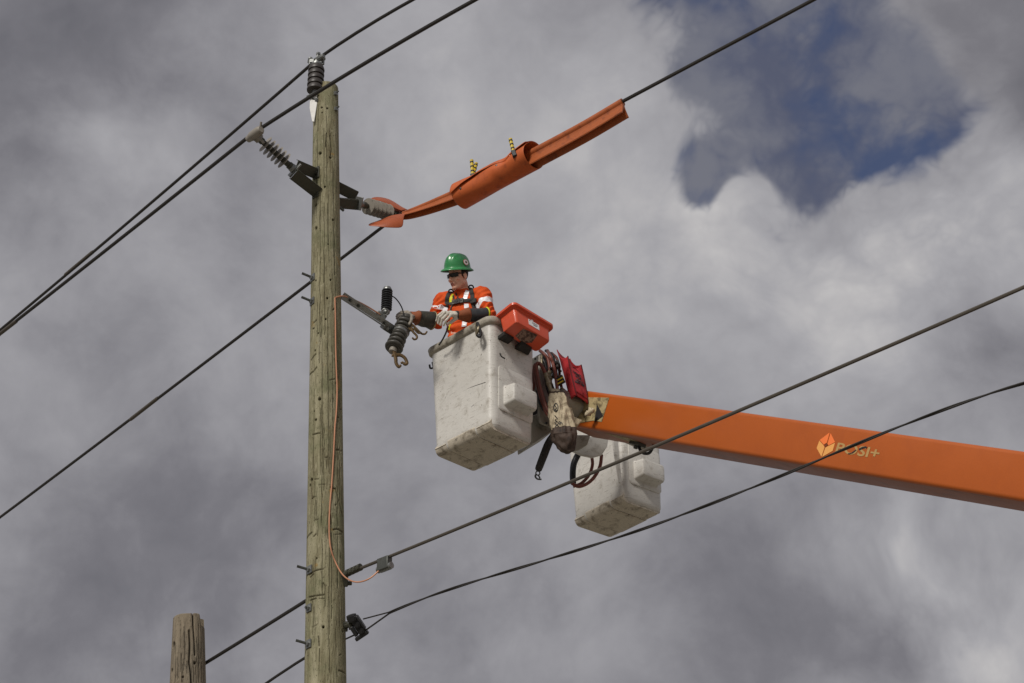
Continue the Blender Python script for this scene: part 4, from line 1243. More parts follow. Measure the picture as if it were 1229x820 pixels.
for i in range(len(eS)):
    f = i / (len(eS) - 1)
    r_ = []
    for A, B, dip in ((eL[i], eS[i], .05), (eS[i], eR[i], .07), (eR[i], eK[i], .03), (eK[i], eL[i], .03)):
        for q in np.linspace(0, 1, 9)[:-1]:
            p = A + (B - A) * q
            bul = math.sin(q * math.pi)
            p = p + (p - (eK[i] + eS[i]) / 2) * .10 * bul * (1 - .5 * f)
            p = p - UP * dip * bul * max(0, 1 - f * 3)
            nn = nrm(p - (eK[i] + eS[i]) / 2)
            p = p + nn * (bag_noise(p, 9, .016) + bag_noise(p, 24, .008)) * bul
            r_.append(p)
    rows.append(r_)
m = MB(); m.loft(rows, False, False)
RED = m.build('bag_sides', 'red', RBAG, angle=55)
so = RED.modifiers.new('solid', 'SOLIDIFY'); so.thickness = .008; so.offset = -1
m = MB(); low = [p + UP * .035 + (np.mean(rows[-1], 0) - p) * .03 for p in rows[-1]]
m.add(low + [np.mean(low, 0) + UP * .05], [(i, (i + 1) % len(low), len(low)) for i in range(len(low))]); m.build('bag_floor', 'red_dark', RBAG)
MB().tube(eS, .006, 6).build('seam_piping', 'red_dark', RBAG)
MB().tube([eR[0]] + eR[1:], .006, 6).build('seam_piping', 'red_dark', RBAG)
redb = BVHTree.FromPolygons([Vector(p) for r_ in rows for p in r_], [(i * 32 + j, i * 32 + (j + 1) % 32, (i + 1) * 32 + (j + 1) % 32, (i + 1) * 32 + j) for i in range(len(rows) - 1) for j in range(32)])
def cast(bvh, px, py, off=.0):
    d_ = Vector(nrm(ray(px, py)))
    h = bvh.ray_cast(Vector(CAM), d_)
    if h[0] is None: return None
    n_ = h[1] if h[1].dot(d_) < 0 else -h[1]
    return np.array(h[0] + n_ * off)
def scribble(bvh, strokes, r, name, m_, parent):
    mb = MB()
    for st in strokes:
        P = [cast(bvh, x, y, .002) for x, y in st]
        P = [p for p in P if p is not None]
        if len(P) > 1: mb.tube(P, r, 5)
    return mb.build(name, m_, parent)
st = [[(687 + .5 * k, 440.3 + .35 * k + .12 * (k - 4) ** 2 * .1) for k in range(16)]]
R_ = random.Random(3)
for x0, y0, n_ in ((687.5, 445, 7), (690.5, 450, 5), (692, 454.5, 5), (690, 456.5, 8)):
    x, y = x0, y0
    for k in range(n_):
        h_ = 2.4
        a_ = R_.random()
        st.append([(x, y), (x + .1, y + h_)])
        st.append([(x, y + (0 if a_ < .5 else h_ * .5)), (x + .9, y + .6 + (0 if a_ < .5 else h_ * .4))])
        if a_ > .3: st.append([(x + .9, y + .6), (x + 1.0, y + .6 + h_ * .9)])
        x += 1.45; y += .95 if n_ < 8 else .75
scribble(redb, st, .0022, 'bag_print', 'ink', RBAG)

CBAG = thing('canvas_bag', at(680, 541, 12.85), 'dirty beige canvas bag with dark leather bottom hanging at the boom tip', 'canvas bag')
spec = [(666.5, 468, 9), (666.8, 471, 13), (667.8, 475, 18.5), (669.5, 481, 22), (671.3, 490, 25), (672.8, 498, 26.5), (674.5, 507, 27.6), (676, 515, 28.5), (676.6, 518, 29)]
spec2 = [(676.2, 516.5, 29.8), (676.6, 519, 30.2), (677, 523, 30), (677.1, 524, 30.8), (677.4, 525.2, 29.6), (678.2, 530, 27.6), (679.6, 536, 22), (680.8, 540.5, 15), (681.6, 543.5, 7), (681.8, 544.3, 2)]
def bag_rings(sp, n=40, amp=1.0):
    C_ = [np.array(q_, float) for q_ in sp]
    dense = catmull(C_, 5)
    out = []
    for x, y, w in dense:
        c = at(x, y, 12.85); r = px_width(c, max(w, 1.5)) / 2
        t = np.array([.05, .05, -1.0])
        u_ = nrm(RT - t * np.dot(RT, t) / np.dot(t, t)); v_ = nrm(np.cross(t, u_))
        rr = []
        for k in range(n):
            a = 2 * math.pi * k / n
            f = 1 + amp * (.055 * math.sin(7 * a + y * .02) + .045 * math.sin(13 * a + y * .05) + .04 * math.sin(3 * a - y * .12))
            p = c + (u_ * math.cos(a) + v_ * math.sin(a) * .85) * r * f
            p = p + nrm(p - c) * amp * (.016 * mnoise.noise(Vector((p[0] * 30, p[1] * 30, p[2] * 9))) + .010 * mnoise.noise(Vector(p) * 24))
            rr.append(p)
        out.append(rr)
    return out
cr = bag_rings(spec, 72)
m = MB(); m.loft(cr, True, False); m.build('bag_body', 'canvas', CBAG, angle=70)
m = MB(); m.loft(bag_rings(spec2, 72, amp=.9), False, True); m.build('bag_bottom', 'leather', CBAG, angle=70)
cb = BVHTree.FromPolygons([Vector(p) for r_ in cr for p in r_], [(i * 72 + j, i * 72 + (j + 1) % 72, (i + 1) * 72 + (j + 1) % 72, (i + 1) * 72 + j) for i in range(len(cr) - 1) for j in range(72)])
scribble(cb, [[(667.3 + 2.6 * math.cos(a), 489.5 + 5 * math.sin(a)) for a in np.linspace(0, 6.3, 16)], [(666, 487), (668, 490), (666, 492), (668.5, 493)],
              [(666, 499), (669, 503), (666.5, 504), (669, 507)], [(668, 506), (671, 508), (668.5, 510.5), (670.5, 512)], [(666, 507), (668, 510), (666.5, 513)],
              [(671, 506), (673, 507), (671.5, 510)], [(674, 507), (675, 509)]], .0045, 'bag_writing', 'ink', CBAG)
MB().tube(cr[8] + cr[8][:1], .009, 6).build('draw_cord', 'leather', CBAG)
plate([(674, 463, 12.98), (680, 468, 13.0), (690, 500, 13.0), (700, 504, 13.02), (694, 511, 13.0), (686, 508, 12.98), (680, 488, 12.96)], .05, 'canvas', 'bag_flap', CBAG, bev=.012)
plate([(681.5, 489, 12.82), (685, 496, 12.84), (692, 525, 12.86), (688.5, 526, 12.84), (684, 510, 12.80)], .03, 'canvas', 'bag_strap', CBAG, bev=.008)
# crumpled white rag
m = MB()
c = at(707.5, 495, 12.90)
rg = []
for i, (f, w) in enumerate(((-.045, .006), (-.03, .016), (-.012, .026), (.005, .020), (.02, .03), (.036, .018), (.048, .005))):
    rg.append([c + (RT * .8 + UP * .6) * f * 1.1 + (UP * .8 - RT * .6) * w * math.cos(a) * (1 + .45 * math.sin(3 * a + 2 * i)) - FW * w * math.sin(a) for a in np.linspace(0, 6.283, 12, endpoint=False)])
m.loft(rg)
tag(m.build('cloth_rag', 'canvas', angle=70), 'crumpled off-white rag at the lower corner of the red bag', 'rag')

PCH = thing('strap_pouch', at(645, 566, 13.1), 'black padded strap with a metal clip hanging below the canvas bag', 'strap')
P = catmull([at(664, 522, 13.1), at(658, 533, 13.1), at(652.5, 547, 13.1), at(647.5, 560, 13.1), at(645.8, 565, 13.1)], 6)
MB().tube(P, [.036, .038, .040, .043, .045, .046, .047, .048, .048, .048, .048, .048, .048, .047, .047, .046, .046, .045, .045, .044, .043, .042, .04, .034, .024][:len(P)], 12, flat=.75).build('strap_sleeve', 'webbing', PCH)
m = MB(); m.torus(at(645.5, 568, 13.1), -FW, .018, .006, 12, 6)
m.tube(catmull([at(643.5, 569, 13.1), at(642.5, 572, 13.1), at(645, 575, 13.1), at(650, 575.5, 13.1)]), .008, 6)
m.tube([at(646, 570, 13.1), at(648, 574, 13.1)], .007, 6)
m.build('strap_clip', 'steel', PCH)

def hose(pts, Y, r, m_, label, name='hydraulic_hose', grp='hoses at the boom tip'):
    P = [at(p[0], p[1], p[2] if len(p) > 2 else Y) for p in pts]
    return tag(MB().tube(catmull(P, 6), r, 9).build(name, m_), label, 'hose', grp)
h1 = hose([(661, 497), (656, 489), (651.5, 476), (648, 464), (645, 450), (643.5, 440), (646, 436), (650.5, 440), (655, 449)], 12.88, .0165, 'hose', 'red-brown hose bent in a tall loop in front of the grey plates')
hose([(660, 500), (655, 494), (650, 480), (646.8, 468), (642.8, 452), (641.5, 441), (643.5, 437), (648, 437)], 12.92, .0165, 'hose', 'red-brown hose running just left of the tall hose loop')
h3 = hose([(648, 421, 13.0), (653, 425), (657.5, 431), (659.5, 440), (659.3, 447)], 12.95, .015, 'hose', 'dark hose dropping from behind the orange tray')
hose([(657, 421, 13.1), (660, 427), (663.5, 436), (666.5, 449), (669, 468)], 12.9, .0155, 'hose', 'red-brown hose just left of the red bag')
hose([(655, 421, 13.1), (662, 426), (665.5, 436), (667.5, 447), (670, 462)], 13.0, .013, 'black', 'thin black hose behind the hose beside the red bag')
hose([(638, 444), (640.5, 454), (641, 462), (639.5, 469)], 12.98, .014, 'hose', 'short red-brown hose peeking out at the bucket edge')
hose([(661, 497), (663, 490), (662, 478)], 12.86, .0165, 'hose', 'short end of the tall hose loop going up behind the canvas bag')
hose([(652, 424, 13.1), (655, 434), (656, 446), (661, 460), (665, 470)], 13.0, .015, 'black', 'black hose behind the brass hose fittings')
hose([(647, 428, 13.05), (652, 432), (655.5, 442), (655, 456), (658, 470), (663, 480)], 12.97, .012, 'black', 'thin black hose crossing behind the tall hose loop')
hose([(662, 424, 13.1), (668, 430), (671, 441), (672, 455), (675, 470)], 13.02, .013, 'hose', 'red-brown hose hidden along the left edge of the red bag')
hose([(645, 470, 13.0), (648, 484), (655, 494), (662, 490), (664, 480)], 12.93, .014, 'black', 'black hose in a low loop between the plates and the canvas bag')
hose([(651, 424, 13.0), (650, 434), (652, 446), (657, 455), (663, 462)], 12.96, .011, 'fitting', 'thin beige hose between the plates and the brass fittings')
for a_, b_, lab in (((655, 448.5, 12.88), (661.5, 470, 12.86), 'long tarnished hose fitting at the end of the tall loop'), ((659.3, 446, 12.95), (660.5, 462, 12.94), 'short hose fitting under the dark hose')):
    A, B = at(*a_), at(*b_); L = np.linalg.norm(B - A)
    tag(MB().lathe(A, B - A, [(0, .019), (L * .1, .023), (L * .2, .023), (L * .21, .018), (L * .45, .018), (L * .46, .025), (L * .6, .025), (L * .61, .019), (L, .019)], 10).build('hose_fitting', 'fitting', angle=30), lab, 'hose fitting')
KN = thing('cable_bundle', at(666, 445, 12.95), 'tangle of black straps and clips beside the red bag', 'cable bundle')
for i in range(12):
    a = np.array([R_.uniform(662, 671), R_.uniform(434, 452)])
    pts = [at(a[0] + R_.uniform(-3, 3), a[1] + R_.uniform(-5, 5), 12.95 + R_.uniform(-.05, .05)) for _ in range(4)]
    MB().tube(catmull(pts, 4), R_.uniform(.006, .012), 6).build('strap_loop', 'webbing', KN)
MB().box(at(672, 457, 12.92), RT * .035 + UP * .02, UP * .035 - RT * .015, FW * .03).build('striped_block', 'pad', KN, .004)
for k in (-1, 1):
    MB().box(at(672, 457 + 2.2 * k, 12.885), RT * .03 + UP * .017, UP * .007, FW * .004).build('yellow_stripe', 'yellow', KN)
hose([(697, 540, 13.9), (692, 549), (688.5, 558), (687.5, 570), (688, 580)], 13.95, .03, 'black', 'thick black hose in front of the lower bucket', 'bucket_hose', 'hoses on the lower bucket')
hose([(710, 546), (711, 558), (707, 570), (698, 580), (688, 584)], 13.95, .0155, 'hose', 'inner red-brown hose curving over the lower bucket', 'bucket_hose', 'hoses on the lower bucket')
hose([(722, 546), (720, 560), (713, 573), (704, 581), (694, 584), (686, 580)], 13.92, .0165, 'hose', 'outer red-brown hose curving over the lower bucket', 'bucket_hose', 'hoses on the lower bucket')

# ------------------------------------------------------------------ person
class Field:
    """a distance field on a grid; nets() turns its zero level into one continuous surface"""
    def __init__(s, xs, ys, zs):
        s.ax = [np.asarray(a, float) for a in (xs, ys, zs)]
        s.D = np.full([len(a) for a in s.ax], 0.6, np.float32)
    def _sub(s, lo, hi):
        sl_ = tuple(slice(max(np.searchsorted(a, l) - 1, 0), np.searchsorted(a, h) + 1) for a, l, h in zip(s.ax, lo, hi))
        X = s.ax[0][sl_[0]][:, None, None]; Y = s.ax[1][sl_[1]][None, :, None]; Z = s.ax[2][sl_[2]][None, None, :]
        return sl_, X, Y, Z
    def comb(s, sl_, d, k, sub=False):
        a = s.D[sl_]
        if sub:
            h = np.clip(.5 - .5 * (a + d) / k, 0, 1); s.D[sl_] = a + (-d - a) * h + k * h * (1 - h)
        else:
            h = np.clip(.5 + .5 * (a - d) / k, 0, 1); s.D[sl_] = a + (d - a) * h - k * h * (1 - h)
    def cap(s, a, b, ra, rb=None, k=.02, sub=False, mar=.06):
        a, b = np.asarray(a, float), np.asarray(b, float); rb = ra if rb is None else rb
        R = max(ra, rb) + mar
        sl_, X, Y, Z = s._sub(np.minimum(a, b) - R, np.maximum(a, b) + R)
        ab = b - a; px, py, pz = X - a[0], Y - a[1], Z - a[2]
        h = np.clip((px * ab[0] + py * ab[1] + pz * ab[2]) / (ab @ ab + 1e-12), 0, 1)
        d = np.sqrt((px - h * ab[0]) ** 2 + (py - h * ab[1]) ** 2 + (pz - h * ab[2]) ** 2) - (ra + (rb - ra) * h)
        s.comb(sl_, d, k, sub)
    def ell(s, c, r, fr=None, k=.03, sub=False, mar=.07):
        c = np.asarray(c, float); fr = np.eye(3) if fr is None else fr
        R = max(r) + mar
        sl_, X, Y, Z = s._sub(c - R, c + R)
        p = [X - c[0], Y - c[1], Z - c[2]]
        q = [fr[0, i] * p[0] + fr[1, i] * p[1] + fr[2, i] * p[2] for i in range(3)]
        k0 = np.sqrt(sum((q[i] / r[i]) ** 2 for i in range(3))) + 1e-6
        k1 = np.sqrt(sum((q[i] / r[i] ** 2) ** 2 for i in range(3))) + 1e-6
        s.comb(sl_, k0 * (k0 - 1) / k1, k, sub)
    def nets(s):
        D = s.D; ins = D < 0
        n = np.array(D.shape)
        c8 = [(i, j, k) for i in (0, 1) for j in (0, 1) for k in (0, 1)]
        tot = sum(ins[i:n[0] - 1 + i, j:n[1] - 1 + j, k:n[2] - 1 + k].astype(np.int8) for i, j, k in c8)
        cells = np.argwhere((tot > 0) & (tot < 8))
        idm = np.full(tot.shape, -1, np.int32); idm[tuple(cells.T)] = np.arange(len(cells))
        pos = np.zeros((len(cells), 3)); cnt = np.zeros(len(cells))
        for a in c8:
            for ax in range(3):
                if a[ax]: continue
                b = list(a); b[ax] = 1
                A, B = cells + a, cells + b
                d0, d1 = D[tuple(A.T)], D[tuple(B.T)]
                mk = (d0 < 0) != (d1 < 0)
                t = np.where(mk, d0 / np.where(mk, d0 - d1, 1), 0)
                pa = np.stack([s.ax[q][A[:, q]] for q in range(3)], 1); pb = np.stack([s.ax[q][B[:, q]] for q in range(3)], 1)
                pos += np.where(mk[:, None], pa + (pb - pa) * t[:, None], 0); cnt += mk
        pos /= cnt[:, None]
        quads = []
        for ax in range(3):
            u_, v_ = (ax + 1) % 3, (ax + 2) % 3
            sl0 = [slice(1, -1)] * 3; sl1 = [slice(1, -1)] * 3
            sl0[ax] = slice(0, -1); sl1[ax] = slice(1, None)
            i0, i1 = ins[tuple(sl0)], ins[tuple(sl1)]
            for flip, mk in ((False, i0 & ~i1), (True, ~i0 & i1)):
                e = np.argwhere(mk)
                off = np.ones(3, int); off[ax] = 0
                e = e + off
                q = []
                for du, dv in ((-1, -1), (0, -1), (0, 0), (-1, 0)):
                    w = e.copy(); w[:, u_] += du; w[:, v_] += dv
                    q.append(idm[tuple(w.T)])
                q = np.stack(q, 1)
                quads.append(q[:, ::-1] if flip else q)
        return pos, np.vstack(quads)

def relax(V, F, n=2):
    """even out the surface a little"""
    E = np.vstack([F[:, [i, (i + 1) % 4]] for i in range(4)])
    for _ in range(n):
        acc = np.zeros_like(V); c = np.zeros(len(V))
        for a, b in ((0, 1), (1, 0)):
            np.add.at(acc, E[:, a], V[E[:, b]]); np.add.at(c, E[:, a], 1)
        V = V * .5 + .5 * acc / np.maximum(c, 1)[:, None]
    return V

def to_parent(V, parent):
    inv = INV[parent]
    return V @ inv[:3, :3].T + inv[:3, 3]

def vnormals(V, F):
    n = np.cross(V[F[:, 2]] - V[F[:, 0]], V[F[:, 3]] - V[F[:, 1]])
    out = np.zeros_like(V)
    for i in range(4): np.add.at(out, F[:, i], n)
    return out / (np.linalg.norm(out, axis=1)[:, None] + 1e-12)

FLOOR = 8.355
PER = thing('person', (-.41, 12.76, FLOOR), 'worker in orange clothes, harness and green hard hat reaching from the bucket', 'person')
ZZ = np.array([0, 0, 1.0])
def frame(f, up):
    up = nrm(up); f = nrm(np.asarray(f, float) - up * np.dot(f, up))
    return np.stack([np.cross(up, f), -f, up], 1)      # columns: his left, backwards, up
TFR = frame((-.42, -.91, 0), (-.03, -.06, 1))
HFR = frame((-.70, -.72, 0), (-.17, -.40, .90))
CFR = frame((-.70, -.72, 0), (-.03, -.47, .88))
HC = at(550.0, 333.0, 12.62); HS = 1.0
def hp(x, y, z): return HC + HFR @ (np.array([x, y, z]) * HS)
SHL, SHR = at(579.5, 353.5, 12.67), at(530.5, 361.5, 12.80)
ELL, WRL = at(587.0, 378.5, 12.58), at(551.5, 378.5, 12.46)
ELR, WRR = at(522.5, 385.5, 12.70), at(497.5, 381.0, 12.60)
NKB = at(557, 353, 12.74)
CH = np.array([-.438, 12.765, 9.66]); BE = np.array([-.425, 12.785, 9.45]); PE_ = np.array([-.415, 12.80, 9.24])

FL = dict(k=[(531.5, 375), (534.5, 374.8), (538, 376), (541.5, 378)], m=[(526, 379), (528, 381), (531, 383), (535, 385)], t=[(523.8, 385), (526, 388), (528.8, 390), (532.5, 390.5)],
          Y=[12.42, 12.40, 12.39, 12.39], Ym=[12.40, 12.38, 12.37, 12.37], Yt=[12.43, 12.41, 12.40, 12.40], th=[(546, 383, 12.44), (541, 387, 12.43), (536.5, 388.5, 12.42)])
FR = dict(k=[(488.5, 374.5), (487.5, 376), (487, 378), (487.5, 380.5)], m=[(481.5, 374.8), (480, 376.5), (479.5, 379), (480.5, 382)], t=[(476.8, 378), (476, 380), (476.3, 382.3), (478, 384.5)],
          Y=[12.60, 12.575, 12.55, 12.525], Ym=[12.60, 12.57, 12.545, 12.515], Yt=[12.585, 12.555, 12.53, 12.505], th=[(494.5, 380, 12.53), (493.5, 385.5, 12.49), (491, 389.5, 12.48)])
def hand(F, wr, fd, s_, k=.008):
    K = [at(*p, y) for p, y in zip(fd['k'], fd['Y'])]; Mm = [at(*p, y) for p, y in zip(fd['m'], fd['Ym'])]; T = [at(*p, y) for p, y in zip(fd['t'], fd['Yt'])]
    for q in K:
        F.cap(wr, q, .026 * s_, .0125 * s_, .014)
    F.cap((wr * .45 + K[0] * .55), (wr * .45 + K[3] * .55), .020 * s_, k=.012)
    for a, b, c, r in zip(K, Mm, T, (.0112, .0118, .0112, .0100)):
        F.cap(a, b, r * 1.06 * s_, r * .98 * s_, .005); F.cap(b, c, r * .98 * s_, r * .84 * s_, .004)
    th = [at(*p) for p in fd['th']]
    F.cap(wr * .6 + th[0] * .4, th[0], .020 * s_, .016 * s_, .010); F.cap(th[0], th[1], .0150 * s_, .0125 * s_, .006); F.cap(th[1], th[2], .0125 * s_, .010 * s_, .004)

def body_field():
    xs = np.arange(-1.06, -.06, .0055); ys = np.arange(12.28, 13.06, .0055)
    zs = np.r_[np.arange(8.34, 9.15, .03), np.arange(9.15, 9.80, .007), np.arange(9.80, 10.16, .004)]
    F = Field(xs, ys, zs)
    F.ell(CH, (.160, .108, .20), TFR, .05); F.ell(BE, (.145, .105, .2), TFR, .05); F.ell(PE_, (.155, .11, .13), TFR, .05)
    F.cap(SHL, SHR, .055, k=.05); F.cap(NKB, SHL, .045, .05, .04); F.cap(NKB, SHR, .045, .05, .04)
    for sh_, el, wr in ((SHL, ELL, WRL), (SHR, ELR, WRR)):
        F.cap(sh_, el, .050, .040, .03); F.cap(el, wr, .040, .027, .02)
    for s_ in (-1, 1):
        hip = PE_ + TFR[:, 0] * .085 * s_ - ZZ * .03; kn = np.array([hip[0] + .03, hip[1] + .03, 8.86]); an = np.array([hip[0] + .06, hip[1] + .06, 8.47])
        F.cap(hip, kn, .082, .06, .03); F.cap(kn, an, .058, .04, .02); F.cap(an - ZZ * .04, an - ZZ * .04 + np.array([-.03, -.06, 0]), .04, .03, .02)
    # neck and head
    F.cap(NKB + ZZ * .0, hp(0, .025, -.05), .058, .054, .03)
    F.ell(hp(0, .012, .045), np.array([.074, .094, .090]) * HS, HFR, .02)
    F.ell(hp(0, -.028, -.028), np.array([.062, .066, .082]) * HS, HFR, .02)
    for s_ in (-1, 1):
        F.cap(hp(.050 * s_, .0, -.055), hp(.014 * s_, -.072, -.098), .018, .015, .02)
        F.ell(hp(.042 * s_, -.060, -.018), (.024, .022, .018), HFR, .012)
        F.cap(hp(.012 * s_, -.090, .031), hp(.044 * s_, -.070, .032), .011, .009, .008)
    F.ell(hp(0, -.076, -.096), (.020, .016, .015), HFR, .014)
    for s_ in (-1, 1):
        F.ell(hp(.031 * s_, -.094, .008), (.017, .012, .010), HFR, .008, True)
        F.ell(hp(.031 * s_, -.076, .007), (.0125, .0125, .0125), HFR, .003)
    F.cap(hp(0, -.090, .020), hp(0, -.110, -.024), .0075, .0115, .008)
    for s_ in (-1, 1): F.ell(hp(.011 * s_, -.100, -.031), (.008, .009, .007), HFR, .006)
    F.cap(hp(-.018, -.088, -.058), hp(.018, -.088, -.058), .0075, k=.006); F.cap(hp(-.015, -.086, -.070), hp(.015, -.086, -.070), .008, k=.006)
    F.cap(hp(-.022, -.098, -.0645), hp(.022, -.098, -.0645), .0045, k=.004, sub=True)
    for s_ in (-1, 1):
        F.ell(hp(.077 * s_, .014, -.002), (.010, .021, .031), HFR, .008)
        F.ell(hp(.088 * s_, .008, .002), (.006, .010, .016), HFR, .005, True)
    hand(F, WRL, FL, .8); hand(F, WRR, FR, .8)
    return F
V, Fq = body_field().nets()
V = relax(V, Fq, 1)
body = link_mesh('body', to_parent(V, PER), Fq, ['skin', 'trousers', 'lips'], PER, fix=False, angle=180)
cz = V[Fq].mean(1)
lipc = hp(0, -.09, -.064)
mi = np.where(cz[:, 2] < 9.22, 1, np.where((np.abs((cz - lipc) @ HFR[:, 2]) < .011) & (np.abs((cz - lipc) @ HFR[:, 0]) < .02) & ((cz - lipc) @ HFR[:, 1] < .012), 2, 0))
body.data.polygons.foreach_set('material_index', mi.astype(np.int32))

# long-sleeved work shirt
def shirt_field():
    xs = np.arange(-1.0, -.08, .006); ys = np.arange(12.36, 13.04, .006); zs = np.arange(9.10, 10.0, .006)
    F = Field(xs, ys, zs)
    F.ell(CH, (.166, .118, .215), TFR, .06); F.ell(BE, (.152, .116, .2), TFR, .06); F.ell(PE_ + ZZ * .02, (.172, .125, .14), TFR, .06)
    F.cap(SHL - ZZ * .012, SHR - ZZ * .012, .068, k=.05); F.cap(NKB - ZZ * .02, SHL - ZZ * .005, .060, .064, .05); F.cap(NKB - ZZ * .02, SHR - ZZ * .005, .060, .064, .05)
    for sh_, el, wr in ((SHL, ELL, WRL), (SHR, ELR, WRR)):
        F.cap(sh_ - ZZ * .005, el, .067, .057, .035); F.cap(el, el + (wr - el) * .45, .058, .046, .025)
    F.cap(NKB - ZZ * .02, NKB + (hp(0, .025, -.05) - NKB) * .30, .068, .064, .03)
    F.cap(NKB + ZZ * .02, hp(0, .02, -.03), .056, .056, .012, True)
    return F
V, Fq = shirt_field().nets()
V = relax(V, Fq, 2)
N = vnormals(V, Fq)
def fold(p):
    a = 0.0
    for sh_, el, wr, s_ in ((SHL, ELL, WRL, 1.0), (SHR, ELR, WRR, 1.4)):
        ax = nrm(el - sh_); q = p - sh_; t = q @ ax; r = np.linalg.norm(q - ax * t)
        if -.06 < t < .4 and r < .12:
            w = math.exp(-((t - .20) / .14) ** 2)
            side = (q - ax * t) / (r + 1e-6); ang = side @ TFR[:, 0] + .7 * (side @ TFR[:, 1])
            a += .0115 * s_ * w * math.sin(t * 95 + ang * 4.0 + 3 * mnoise.noise(Vector(p) * 9)) * (1 if r > .03 else 0)
    q = TFR.T @ (p - CH)
    a += .010 * math.sin(q[0] * 30 + q[2] * 38 + 4 * mnoise.noise(Vector(p) * 6)) * math.exp(-((abs(q[0]) - .12) / .07) ** 2)
    a += .010 * mnoise.noise(Vector(p) * 11) + .007 * mnoise.noise(Vector(p) * 26)
    a += .010 * math.sin(q[2] * 70 + q[0] * 20 + 3 * mnoise.noise(Vector(p) * 7)) * (1 if q[2] < -.12 else 0)
    return a
V = V + N * np.array([fold(p) for p in V])[:, None]
link_mesh('shirt', to_parent(V, PER), Fq, ['shirt'], PER, fix=False, angle=180)
SHB = BVHTree.FromPolygons([Vector(p) for p in V], [tuple(f) for f in Fq])
def ribbon(pts, width, th, name, m_, off=.001, cast_px=True, nseg=5, n=6, parent=PER):
    P = []
    for p in pts:
        q = cast(SHB, *p) if cast_px else np.asarray(p)
        if q is not None: P.append(q)
    if len(P) < 2: return None
    P = catmull(P, n)
    mb = MB(); top, bot = [], []
    for i, p in enumerate(P):
        h = SHB.find_nearest(Vector(p)); nn = np.array(h[1]); c = np.array(h[0])
        t = nrm(P[min(i + 1, len(P) - 1)] - P[max(i - 1, 0)])
        s_ = nrm(np.cross(nn, t))
        rt_, rb_ = [], []
        for k in np.linspace(-.5, .5, nseg):
            h2 = SHB.find_nearest(Vector(c + s_ * width * k)); b0 = np.array(h2[0]); n2 = np.array(h2[1])
            n2 = nrm(n2 + nn)
            e = 1 - .35 * (abs(k) > .45)
            rt_.append(b0 + n2 * (off + th * e)); rb_.append(b0 + n2 * (off - .004))
        top.append(rt_ + rb_[::-1])
    mb.loft(top)
    return mb.build(name, m_, parent, angle=50)

# reflective tape
def armband(sh_, el, f, w, wl):
    ax = nrm(el - sh_); c = sh_ + (el - sh_) * f
    x = nrm(np.cross(ax, TFR[:, 1])); y = np.cross(ax, x)
    def loop(width, name, m_, th):
        mb = MB(); rows_ = []; na, nk = 48, 4
        A_ = np.linspace(0, 2 * math.pi, na, endpoint=False); K_ = np.linspace(-.5, .5, nk)
        Rr = np.zeros((na, nk))
        for i, a in enumerate(A_):
            d_ = x * math.cos(a) + y * math.sin(a)
            for k_, k in enumerate(K_):
                o_ = c + ax * width * k
                h = SHB.ray_cast(Vector(o_ + d_ * .16), Vector(-d_), .16)
                Rr[i, k_] = min(np.linalg.norm(np.array(h[0]) - o_), .088) if h[0] is not None else .07
        for _ in range(3): Rr = np.maximum(Rr, (np.roll(Rr, 1, 0) + np.roll(Rr, -1, 0)) / 2)
        for i, a in enumerate(A_):
            d_ = x * math.cos(a) + y * math.sin(a)
            rows_.append([c + ax * width * K_[q] + d_ * (Rr[i, q] + th) for q in range(nk)] + [c + ax * width * K_[q] + d_ * (Rr[i, q] - .004) for q in range(nk)][::-1])
        mb.loft(rows_ + rows_[:1], False, False)
        return mb.build(name, m_, PER, angle=60)
    loop(w, 'reflective_band', 'tape', .003)
armband(SHL, ELL, .50, .062, .09)
armband(SHR, ELR, .55, .056, .09)
ribbon([(543.5, 353), (541, 359), (540, 364)], .028, .002, 'lime_stripe', 'lime')
ribbon([(541.5, 386), (539, 396), (536.5, 406), (535, 414)], .030, .002, 'lime_stripe', 'lime')
ribbon([(538.6, 387), (536.2, 397), (533.8, 407)], .014, .0025, 'reflective_stripe', 'tape')
ribbon([(561.5, 349), (559.5, 354), (558, 359)], .040, .002, 'reflective_stripe', 'tape')
ribbon([(559.5, 365), (560.0, 370)], .042, .002, 'reflective_stripe', 'tape')
ribbon([(557.3, 384), (557.3, 388), (557, 392)], .044, .002, 'reflective_stripe', 'tape')
# collar and zip
ribbon([(558, 349), (551, 353), (546, 360)], .014, .004, 'collar_edge', 'shirt')
ribbon([(547, 352), (549.5, 357), (550, 361)], .012, .004, 'shirt_placket', 'webbing')
# harness
ribbon([(564.5, 346.5), (566, 350), (567, 354), (567.8, 362), (568.5, 370), (568, 380)], .040, .006, 'harness_strap', 'webbing', .005)
ribbon([(541.5, 351), (538.5, 353), (536.5, 361), (535.5, 370), (536, 380)], .036, .006, 'harness_strap', 'webbing', .002)
ribbon([(536.5, 367.5), (541, 365), (549, 363), (557, 361.5), (567, 360)], .032, .008, 'harness_strap', 'webbing', .004)
ribbon([(544, 355), (545, 362), (541, 372), (537, 382)], .016, .005, 'harness_strap', 'webbing', .002)
for px, py, w in ((549.5, 363, .030), (545.5, 364, .018), (554.5, 362, .018)):
    P = cast(SHB, px, py, .012)
    n_ = nrm(CAM - P)
    m = MB(); m.box(P, TFR[:, 0] * w, ZZ * .024 + FW * .006, TFR[:, 1] * .010)
    m.lathe(P - TFR[:, 1] * .01, -TFR[:, 1], [(0, w * .5), (.006, w * .5), (.006, w * .3)], 10)
    m.build('chest_buckle', 'black' if w > .02 else 'steel', PER, .004, 30)
for px, py in ((565, 347), (541.3, 352)):
    P = cast(SHB, px, py, .014)
    if P is not None:
        m = MB(); m.torus(P, nrm(CAM - P), .022, .007, 14, 8); m.build('shoulder_ring', 'black', PER)
P = cast(SHB, 568, 361, .012)
